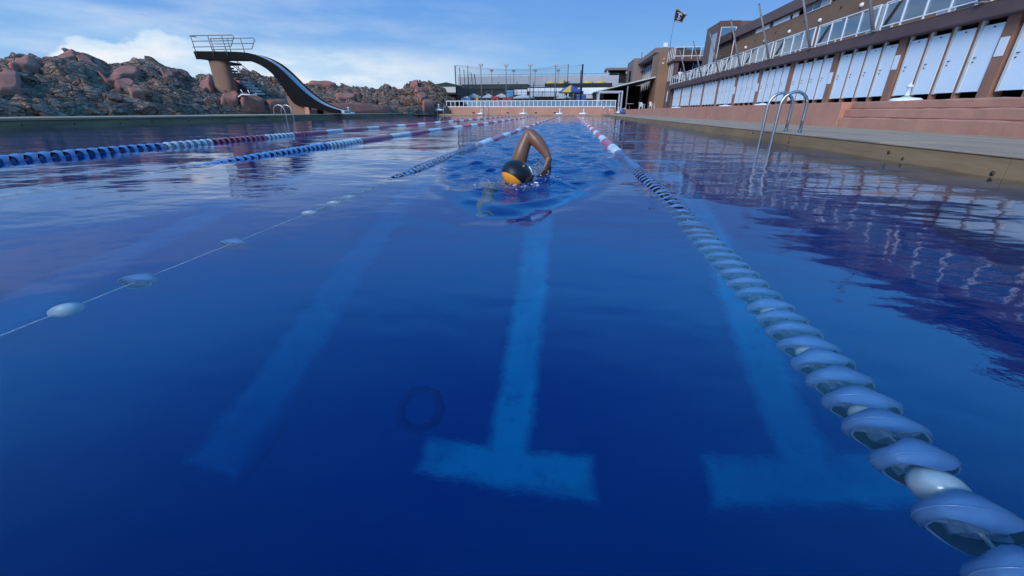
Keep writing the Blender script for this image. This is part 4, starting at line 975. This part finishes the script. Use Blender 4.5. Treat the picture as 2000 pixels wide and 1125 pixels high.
# platform rails
def srail(y, dx=0., x1=-22.38):
    b = []
    MB().tube([sv(-25.6 + dx, y, 5.10), sv(x1 - .1 + dx, y, 5.08), sv(x1 + dx, y, 4.98), sv(x1 - .38 + dx, y, 4.43), sv(-25.6 + dx, y, 4.45)], .03, 6).build('hand_rail', M['galv'], sl)
    MB().tube([sv(-25.55 + dx, y, 4.78), sv(x1 - .15 + dx, y, 4.76)], .025, 6).build('mid_rail', M['galv'], sl)
    for x in (-25.45, -24.18, -23.16): MB().tube([sv(x - .10 + dx, y, 5.1), sv(x + dx, y, 3.9)], .027, 6).build('rail_post', M['galv'], sl)
srail(28.36); srail(29.62, .35, -22.2)
MB().tube([sv(-25.62, 28.36, 5.10), sv(-25.62, 28.9, 5.1)], .028, 6).build('back_rail', M['galv'], sl)
# stair down to the rocks behind
for k in range(11): 
    MB().box(-25.6 + k * .23 + 19, -25.34 + k * .23 + 19, 1.2, 2.1, 3.50 - k * .19 - ZL, 3.62 - k * .19 - ZL).build('stair_tread', M['canvas'] if k > 5 else M['parapet'], sl)
MB().prism([(-25.7 + 19, 3.5 - ZL), (-23.1 + 19, 1.45 - ZL), (-23.1 + 19, .9 - ZL), (-23.9 + 19, .9 - ZL), (-25.7 + 19, 2.6 - ZL)], 'y', 1.15, 1.19).build('stair_string', M['red'], sl)
MB().box(-25.7 + 19, -24.4 + 19, .55, 2.1, 3.56 - ZL, 3.70 - ZL).build('landing', M['slideblack'], sl)
for y in (30.0, 31.1):
    for dz in (.45, .9): MB().tube([sv(-25.6, y, 3.65 + dz), sv(-23.2, y, 1.70 + dz)], .025, 6).build('stair_rail', M['galv'], sl)
    for k in range(4): MB().tube([sv(-25.5 + k * .75, y, 3.55 - k * .61), sv(-25.5 + k * .75, y, 4.45 - k * .61)], .025, 6).build('stair_post', M['galv'], sl)
# ------------------------------------------------------------------ loungers, parasol bases
def lounger(loc, rz, label, tilt=0.):
    r_ = empty('sun_lounger', loc, rz, label, 'sun lounger', 'white plastic sun loungers'); r_.rotation_euler.x = tilt
    MB().prism([(-.95, .28), (.3, .28), (.95, .62), (.95, .57), (.32, .22), (-.95, .22)], 'x', -.3, .3).build('bed', M['plastic'], r_)
    for x in (-.27, .27):
        for y in (-.8, .45): MB().tube([(x, y, 0), (x, y, .23)], .03, 6).build('leg', M['plastic'], r_)
def on_rock(u, t, dz=0.): p = rock_base(np.array([float(u)]), np.array([float(t)]))[0]; return (p[0] + .35, p[1] - .25, p[2] + .30 + dz)
lounger((-24.3, 26.3, 1.15), 1.7, 'white lounger lying upside down on the rocks left of the slide column', 3.14)
lounger((-22.6, 28.0, 1.62), 1.4, 'white lounger tipped over right of the slide column', 2.7)
base_parts = []
def parasol_base(loc, s, label, stub=True):
    r_ = empty('parasol_stand', loc, random.uniform(0, 1), label, 'parasol stand', 'white parasol stands')
    vs = []; n = 32
    for rr, z in ((.40, 0), (.41, .06), (.36, .10), (.16, .12), (.07, .15)):
        for j in range(n):
            a = 2 * math.pi * j / n; q = rr * (1 + (.10 * math.cos(4 * a) if rr > .3 else 0)); vs.append((q * math.cos(a) * s, q * math.sin(a) * s, z * s))
    MB().add(vs, gridfaces(5, n).tolist() + [(k * n + n - 1, k * n, (k + 1) * n, (k + 1) * n + n - 1) for k in range(4)], True).build('weight', M['plastic'], r_)
    if stub: MB().lathe([(.06 * s, .17 * s), (.05 * s, .40 * s), (.085 * s, .40 * s), (.085 * s, .46 * s), (.03 * s, .47 * s), (.03 * s, .52 * s), (.001, .52 * s)], 14).build('pole_socket', M['plastic'], r_)
for x, y, s_, lb, stub in ((6.6, 9.9, .66, 'large white parasol base on the ledge above the near steps', True), (7.0, 17.6, .72, 'white parasol base on the ledge just left of the near ladder', False), (7.0, 21.6, .72, 'white parasol base on the ledge, second left of the near ladder', False), (7.4, 33, .9, 'white parasol base at the far end of the cabin row', False)): parasol_base((x, y, .648), s_, lb, stub)
for x, y, z, s, lb in ((-10.4, 50, ZD + .01, 1.0, 'small white parasol base at the far wall, leftmost of four'), (-5.45, 50, ZD + .01, 1.1, 'small white parasol base at the far wall, second from the left'), (-1.35, 50, ZD + .01, 1.1, 'small white parasol base at the far wall, third from the left'), (1.3, 50, ZD + .01, 1.1, 'small white parasol base at the far wall, rightmost of four'), (5.3, 51.9, .3, 1.2, 'white parasol base at the right end of the white fence'), (-17.9, 33.6, ZL, 1.0, 'white parasol base on the deck right of the slide foot'), (-14.9, 48.4, .55, 1.3, 'white parasol base in front of the rock knoll')): parasol_base((x, y, z), s, lb)

# ------------------------------------------------------------------ far end: wall, fence
fw_ = empty('far_end_wall', (0, 51.3, 0)); tag(fw_, 'low salmon wall across the far end of the pool', 'wall')
x = -14.9
while x < 4.9: MB().box(x, min(x + 3.3, 4.95) - .006, 0, .3, .05, .93, .01).build('wall_panel', M['salmonwall'], fw_); x += 3.3
MB().box(-14.9, 4.95, .30, 40, .05, .90).build('terrace_fill', M['deckjoint'], fw_)
for x in (-11.7, -7.6, -4.3, -2.1, -1.7): MB().box(x, x + .28, -.03, 0, .25, .36).build('wall_vent', M['black'], fw_)
ff = empty('white_fence', (-14.85, 51.45, .93)); tag(ff, 'white framed low fence with glass panes on the far wall', 'fence')
pm = MB().box(-.03, .03, -.03, .03, .02, .60).mesh('post', M['white']); fm = MB().box(-.045, .045, -.04, .04, -.12, .06).mesh('foot', M['white']); gm = MB().box(.04, .47, -.008, .008, .08, .55).mesh('pane', M['glass'])
nP = 38; stp = 19.7 / nP
for i in range(nP + 1):
    obj('post', pm, ff, (i * stp, 0, 0))
    if i % 4 == 0: obj('foot', fm, ff, (i * stp, -.02, 0))
    if i < nP: obj('pane', gm, ff, (i * stp, 0, 0))
MB().box(-.04, 19.75, -.045, .045, .60, .68).build('top_rail', M['white'], ff); MB().box(-.04, 19.75, -.035, .035, .0, .07).build('bottom_rail', M['white'], ff)
# sports cage
cg = empty('sports_cage', (-14.8, 56, .9)); tag(cg, 'tall sports cage of dark posts and thin netting behind the fence', 'cage')
netm = bpy.data.materials.new('fine_netting'); netm.use_nodes = True
nn_, nl_ = netm.node_tree.nodes, netm.node_tree.links
_t = N(nn_, 'ShaderNodeBsdfTransparent'); _mx = N(nn_, 'ShaderNodeMixShader'); _mx.inputs[0].default_value = .10
_d = nn_['Principled BSDF']; _d.inputs['Base Color'].default_value = (.05, .06, .07, 1)
_nz = N(nn_, 'ShaderNodeTexNoise'); _nz.inputs['Scale'].default_value = 1.5; nl_.new(SMOOTH(nn_, nl_, _nz.outputs['Fac'], .2, .8, .07, .14), _mx.inputs[0])
nl_.new(_t.outputs[0], _mx.inputs[1]); nl_.new(_d.outputs[0], _mx.inputs[2]); nl_.new(_mx.outputs[0], nn_['Material Output'].inputs['Surface']); M['net'] = netm
def cgp(x, y, z): return (x + 14.8, y - 56, z - .9)
for i in range(6):
    y = 56 + i * 2.6; MB().tube([cgp(-14.8, y, .92), cgp(-14.8 - .08 * i, y, 5.7)], .075 if i in (0, 5) else .05, 6).build('post', M['black'], cg)
for i, x in enumerate((-3.2, 1.0)): MB().tube([cgp(x if i else 1.0, 56 + (8 if not i else 0), .92), cgp(x if i else .95, 56 + (8 if not i else 0), 5.65)], .10 if i else .06, 6).build('post', M['black'], cg)
for x, y in ((-14.6, 62), (-.8, 62), (-11.5, 69), (-6, 69), (-8.6, 69), (-1, 69)): MB().tube([cgp(x, y, .92), cgp(x, y, 6.2 if y == 62 else 4.6)], .045, 6).build('post', M['black'], cg)
def sag(a, b, s): return [cgp(*(Vector(a) * (1 - t) + Vector(b) * t - Vector((0, 0, s * 4 * t * (1 - t))))) for t in np.linspace(0, 1, 16)]
for a, b, s in (((-14.8, 56, 5.7), (1.0, 56, 5.6), .55), ((-14.6, 62, 6.2), (-.8, 62, 6.2), .5), ((-14.8, 56, 5.7), (-14.6, 62, 6.2), 0)): MB().tube(sag(a, b, s), .018, 4).build('top_wire', M['grey'], cg)
for a, b, s, nm in (((-14.8, 56.02, 5.7), (1.0, 56.02, 5.6), .55, 'front_net'), ((-14.6, 62.02, 6.2), (-.8, 62.02, 6.2), .5, 'rear_net')):
    top_ = sag(a, b, s); MB().add([q for t in top_ for q in (t, (t[0], t[1], .05))], gridfaces(16, 2).tolist()).build(nm, M['net'], cg)
MB().add([cgp(-14.82, 56.1, .95), cgp(-15.2, 69, .95), cgp(-15.2, 69, 5.7), cgp(-14.82, 56.1, 5.7)], [(0, 1, 2, 3)]).build('side_net', M['net'], cg)
for z in (2.2, 3.0): MB().tube([cgp(-14.8, 56.03, z + .4), cgp(1, 56.03, z + .4)], .02, 4).build('mid_wire', M['black'], cg)
MB().box(-.02, .0, .15, 13, 1.5, 2.5).build('side_screen', M['hedge'], cg)
for i in range(14): MB().tube([cgp(-11.5 + i * .9, 69.2, .92), cgp(-11.5 + i * .9, 69.2, 4.2)], .025, 5).build('fence_post', M['black'], cg)
# lamp posts
for i, (x, y, z) in enumerate(((-11.6, 56.4, 5.9), (-8.4, 56.4, 5.86), (-5.38, 56.4, 5.82), (-2.24, 56.4, 5.8), (-13.05, 72, 6.57), (-9.5, 72, 6.5), (-6.07, 72, 6.47), (-2.44, 72, 6.45))):
    who = ['leftmost', 'second from left', 'third from left', 'rightmost'][i % 4]
    r_ = empty('court_lamp', (x, y, .9), label=f'{who} of the four {"taller near" if i < 4 else "shorter rear"} court lamp posts', cat='lamp post', group='lamp posts of the sports court')
    MB().tube([(0, 0, 0), (0, 0, z - 1.15)], [.07, .045], 8).build('pole', M['grey'], r_)
    MB().box(-.26, .26, -.14, .14, z - 1.16, z - .90, .02).build('lamp_head', M['greywall'] if i < 4 else M['grey'], r_); MB().box(-.22, .22, -.10, .10, z - 1.185, z - 1.165).build('lens', M['white'], r_)
# long grey wall building behind
gb = empty('grey_terrace_building', (0, 85, .1)); tag(gb, 'long pale grey terrace wall with thin rail behind the courts', 'building')
x = -22.
while x < 8:
    MB().box(x, min(x + 3.4, 8.2) - .03, 0, .4, 4.7, 6.4).build('wall_panel', M['greywall'], gb); x += 3.4
MB().tube([(-22, .2, 6.72), (8.2, .2, 6.72)], .03, 5).build('rail', M['grey'], gb)
for i in range(16): MB().tube([(-22 + i * 2, .2, 6.4), (-22 + i * 2, .2, 6.72)], .03, 5).build('rail_post', M['grey'], gb)
MB().box(-24, 8.2, .5, 6, .0, 4.6).build('lower_body', M['dark'], gb); MB().box(-2.5, 8.2, -2, 0, 4.05, 4.25).build('upper_terrace', M['dark'], gb)
MB().box(-25.5, -20, -8, 0, 3.4, 4.4).build('left_room', M['canvas'], gb); MB().prism([(-26, 4.4), (-19.5, 4.4), (-22, 5.0)], 'y', -8.2, 0).build('left_roof', M['hedge'], gb)
# restaurant row under the terrace
rs = empty('beach_restaurant', (0, 72, .9)); tag(rs, 'dark low beach restaurant with white fascia and awnings', 'restaurant')
MB().box(-18, 3, 0, 6, 0, 2.9).build('interior', M['dark'], rs); MB().box(-18, -7.2, -.3, 6, 2.9, 3.55).build('green_roof', M['hedge'], rs); MB().box(-7.2, 6, -.3, 6, 2.5, 2.95).build('white_fascia', M['white'], rs); MB().box(-4.5, 6, -.2, 0, 2.95, 3.6).build('dark_railing', M['black'], rs)
MB().box(-9.3, -7.3, -.4, -.32, 2.0, 2.75).build('white_banner', M['white'], rs)
for x in (-6.8, -4.7, -2.6): MB().prism([(-.4, 2.45), (-2.4, 1.75), (-2.4, 1.65), (-.4, 2.35)], 'x', x, x + 2.0).build('awning', M['canvas'], rs)
for i in range(10): MB().box(-16 + i * 2, -15.85 + i * 2, -.2, -.05, 0, 2.5).build('post', M['grey'], rs)
MB().box(1.8, 4.6, -3, -2.9, 1.35, 1.95).build('cream_counter_sign', M['canvas'], rs); MB().box(1.6, 4.8, -3.1, -1, 1.96, 2.5).build('kiosk_fascia', M['white'], rs); MB().box(1.8, 4.6, -2.8, -1, 0, 1.3).build('kiosk', M['dark'], rs)
# marquee tents, parasols
def tent(loc, s, label):
    r_ = empty('canopy_tent', loc, 0, label, 'tent', 'small pale canopy tents')
    MB().add([(-s, -s, 1.35), (s, -s, 1.35), (s, s, 1.35), (-s, s, 1.35), (0, 0, 1.95)], [(0, 1, 4), (1, 2, 4), (2, 3, 4), (3, 0, 4)]).build('canopy', M['canvas'], r_)
    for a in (-s, s):
        for b in (-s, s): MB().tube([(a * .96, b * .96, 0), (a * .96, b * .96, 1.36)], .03, 5).build('pole', M['grey'], r_)
tent((-14.3, 64, .9), 1.3, 'pale canopy tent at the left behind the cage'); tent((-10.2, 64, .9), 1.2, 'pale canopy tent behind the red playground cubes'); tent((-12.3, 65, .9), 1.0, 'low pale canopy tent between two others')
def parasol(loc, r, h, hc, cols, label, n=8, grp=None):
    r_ = empty('parasol', loc, 0, label, 'parasol', grp)
    MB().tube([(0, 0, 0), (0, 0, h)], .035, 7).build('pole', M['plastic'], r_)
    for k in range(n):
        a, b = 2 * math.pi * k / n, 2 * math.pi * (k + 1) / n
        P0 = Vector((0, 0, h)); A = Vector((r * math.cos(a), r * math.sin(a), h - hc)); Bq = Vector((r * math.cos(b), r * math.sin(b), h - hc)); 
        Am, Bm = (P0 + A) / 2 + Vector((0, 0, .06)), (P0 + Bq) / 2 + Vector((0, 0, .06))
        dn_ = Vector((0, 0, -.12))
        MB().add([P0, Am, Bm, A, Bq, A + dn_, Bq + dn_], [(0, 1, 2), (1, 3, 4, 2), (3, 5, 6, 4)]).build('canopy_panel', M[cols[k % len(cols)]], r_)
parasol((-.27, 60, .9), 1.62, 2.75, .85, ('royal', 'yellow', 'royal', 'royal'), 'blue parasol with yellow panels behind the white fence', 8)
for x, lb in ((2.66, 'yellow parasol on the upper terrace, second from the right'), (4.84, 'yellow parasol on the upper terrace, rightmost'), (-4.1, 'yellow parasol on the upper terrace, leftmost'), (-1.9, 'yellow parasol on the upper terrace beside the palm')): parasol((x, 83.9, 4.35), .95, 1.25, .35, ('yellow',), lb, 8, 'yellow parasols on the upper terrace')
parasol((-6.7, 61, .9), 1.5, 1.65, .38, ('canvas',), 'wide low pale parasol in the middle behind the fence', 8)
parasol((-1.2, 63, .9), 1.1, 1.6, .3, ('canvas',), 'pale parasol just left under the blue one', 8)
# palm
pl = empty('palm_tree', (-1.1, 66, .9)); tag(pl, 'small palm tree behind the blue parasol', 'palm tree')
MB().tube([(0, 0, 0), (.05, 0, 1.5), (0, 0, 3.0)], [.22, .17, .16], 9).build('trunk', M['bark'], pl)
lf = MB(); rng = random.Random(2)
for k in range(34):
    a = rng.uniform(0, 6.28); e0 = rng.uniform(-.3, 1.35); Lf = rng.uniform(1.0, 1.45); d_ = Vector((math.cos(a), math.sin(a), 0))
    pts = [Vector((0, 0, 3.05)) + d_ * Lf * t * math.cos(e0) + Vector((0, 0, Lf * t * math.sin(e0) - .75 * t * t * Lf * .7)) for t in np.linspace(0, 1, 8)]
    sdv = Vector((-d_.y, d_.x, 0))
    for i in range(1, 8):
        for s in (-1, 1):
            for q in range(2):
                p = pts[i - 1].lerp(pts[i], q / 2); t2_ = pts[i] - pts[i - 1]; tip = p + sdv * s * .26 * (1.1 - i / 9) + t2_ * .9 - Vector((0, 0, .09))
                lf.add([p, p + t2_ * .28, tip], [(0, 1, 2)])
tag(lf.build('crown', M['leaf'], pl), kind='stuff')
# playground pieces
def play(name, loc, label, parts):
    r_ = empty(name, loc, 0, label, 'playground toy', 'playground pieces behind the fence')
    for nm, b, m in parts: MB().box(*b, .03).build(nm, M[m], r_)
play('play_cube', (-10.1, 58, .9), 'red play cube behind the fence, left one', [('body', (-.5, .5, -.4, .4, .0, 1.35), 'redplay'), ('window_hole', (-.2, .2, -.42, -.401, .6, 1.0), 'dark')])
play('play_cube', (-8.4, 58, .9), 'red play cube under the blue panel', [('body', (-.65, .65, -.4, .4, 0, 1.25), 'redplay'), ('window_hole', (-.25, .25, -.42, -.401, .5, .9), 'dark')])
play('play_board', (-8.1, 57.6, .9), 'light blue panel above the red play cube', [('panel', (-.42, .42, -.06, .06, 1.3, 2.05), 'blueplay'), ('post', (-.05, .05, -.05, .05, 0, 1.3), 'grey')])
play('play_boat', (-14.0, 58, .9), 'light blue low play boat at the left end', [('hull', (-.6, .6, -.4, .4, .75, 1.2), 'blueplay'), ('keel', (-.4, .4, -.3, .3, 0, .72), 'grey')])
play('play_column', (-12.6, 58.4, .9), 'slim yellow play column behind the fence', [('body', (-.15, .15, -.15, .15, 0, 1.35), 'yellow'), ('cap', (-.2, .2, -.2, .2, 1.36, 1.45), 'greywall')])
play('play_wall', (1.1, 58, .9), 'dark blue panel under the blue parasol', [('body', (-.6, .6, -.15, .15, 0, 1.4), 'royal'), ('top_bar', (-.62, .62, -.17, .17, 1.41, 1.5), 'blueplay')])
# pergola frame and awning roof at the right
pg = empty('pergola_frame', (3.2, 56, .3)); tag(pg, 'light grey pergola frame in front of the dark cafe', 'pergola')
for x in (0, 2.75):
    for y in (0, 3): MB().box(x - .09, x + .09, y - .09, y + .09, 0, 2.28).build('post', M['greywall'], pg)
MB().box(-.1, 2.85, -.1, .1, 2.29, 2.45).build('beam', M['greywall'], pg); MB().box(-.1, 2.85, 2.9, 3.1, 2.29, 2.45).build('beam', M['greywall'], pg)
for x in (-.02, 2.77): MB().box(x - .07, x + .07, .1, 2.9, 2.30, 2.42).build('side_beam', M['greywall'], pg)
cf = empty('cafe_shelter', (3.2, 62, .3)); tag(cf, 'dark open cafe shelter under a sloping pale roof edge', 'shelter')
MB().prism([(-.4, 2.5), (4.6, 3.62), (8.3, 4.4), (8.3, 4.55), (4.6, 3.76), (-.4, 2.64)], 'y', 0, 19).build('roof', M['canvas'], cf); MB().box(-.2, 8.4, 18.6, 18.9, 0, 4.2).build('back_wall', M['dark'], cf); MB().box(-.2, 8.4, .2, 18.5, .3, .36).build('floor', M['dark'], cf)
for x in (0, 4, 7.6): MB().box(x, x + .14, .1, .24, .36, 2.4 + x * .225).build('post', M['grey'], cf)
MB().box(-.2, -.1, .2, 18.5, .36, 2.4).build('left_screen', M['dark'], cf)
# plastic chairs and a table outside the cafe
def chair(loc, rz, label):
    r_ = empty('plastic_chair', loc, rz, label, 'chair', 'white plastic chairs at the cafe')
    MB().box(-.24, .24, -.24, .24, .42, .46, .015).build('seat', M['plastic'], r_); MB().prism([(.22, .46), (.32, .92), (.29, .93), (.19, .46)], 'x', -.22, .22).build('backrest', M['plastic'], r_)
    for x in (-.21, .21):
        for y in (-.21, .21): MB().tube([(x * 1.1, y * 1.1, 0), (x, y, .43)], .022, 6).build('leg', M['plastic'], r_)
        MB().tube([(x * 1.1, .25, .68), (x * 1.15, -.2, .68), (x * 1.1, -.21, .44)], .02, 6).build('arm_rest', M['plastic'], r_)
for x, y, rz, lb in ((9.0, 60.2, 1.3, 'white plastic chair left of the pylon, facing the pool'), (9.5, 62.5, .6, 'white plastic chair behind the first one'), (10.1, 58.6, 2., 'white plastic chair against the pylon foot')): chair((x, y, .645), rz, lb)
tbq = empty('cafe_table', (7.6, 61, .645)); tag(tbq, 'pale topped cafe table near the dark shelter', 'table')
MB().lathe([(.001, .72), (.55, .72), (.55, .76), (.001, .76)], 20).build('table_top', M['jamb'], tbq); MB().tube([(0, 0, .02), (0, 0, .72)], .04, 7).build('leg', M['grey'], tbq); MB().lathe([(.001, .03), (.3, .02), (.3, 0)], 16).build('foot', M['grey'], tbq)
# blue bag-like pool toy on the far deck corner
ty = empty('pool_toy', (5.5, 48.6, ZD)); tag(ty, 'rounded blue toy with an orange top on the far right deck', 'pool toy')
vs, fs = ellip((0, 0, .22), (.42, .3, .24), None, 18); MB().add(vs, fs, True).build('body', M['royal'], ty)
vs, fs = ellip((.14, 0, .50), (.14, .12, .16), None, 14); MB().add(vs, fs, True).build('head', M['orange'], ty); MB().tube([(-.3, -.1, .40), (-.1, -.12, .58), (.1, -.1, .46)], .04, 7).build('handle', M['blueplay'], ty)
# person on the balcony
pr = empty('person', (12.35, 55.8, 3.31)); tag(pr, 'person in a pale top standing at the far end of the balcony', 'person')
ch = [[(0, 0, .92, .12, .10), (0, 0, 1.10, .12, .10), (0, 0, 1.32, .16, .10), (0, 0, 1.44, .09, .07), (0, 0, 1.52, .05), (0, -.01, 1.60, .06)]] + [[(s * .08, 0, .92, .09), (s * .10, 0, .5, .065), (s * .10, .01, .08, .045), (s * .11, -.12, .03, .035)] for s in (-1, 1)] + [[(s * .16, 0, 1.38, .055), (s * .25, -.02, 1.14, .045), (s * .20, -.22, 1.0, .035), (s * .17, -.32, 1.0, .03)] for s in (-1, 1)]
me = skin_mesh(ch, .018, [ellip((0, -.01, 1.67), (.075, .09, .115))]); me.materials.clear(); me.materials.append(M['skin']); obj('body', me, pr)
me = skin_mesh([[(0, 0, .86, .14, .12), (0, 0, 1.10, .14, .115), (0, 0, 1.32, .175, .115), (0, 0, 1.42, .10, .085)]] + [[(s * .16, 0, 1.38, .068), (s * .22, -.01, 1.22, .06)] for s in (-1, 1)], .016); me.materials.clear(); me.materials.append(M['cloth']); obj('shirt', me, pr)
me = skin_mesh([[(s * .08, 0, .92, .105), (s * .10, 0, .5, .08), (s * .10, .01, .12, .06)] for s in (-1, 1)], .016); me.materials.clear(); me.materials.append(M['dtrouser']); obj('trousers', me, pr)
vs, fs = ellip((0, .01, 1.70), (.082, .095, .105)); MB().add(vs, fs, True).build('hair', M['dtrouser'], pr)
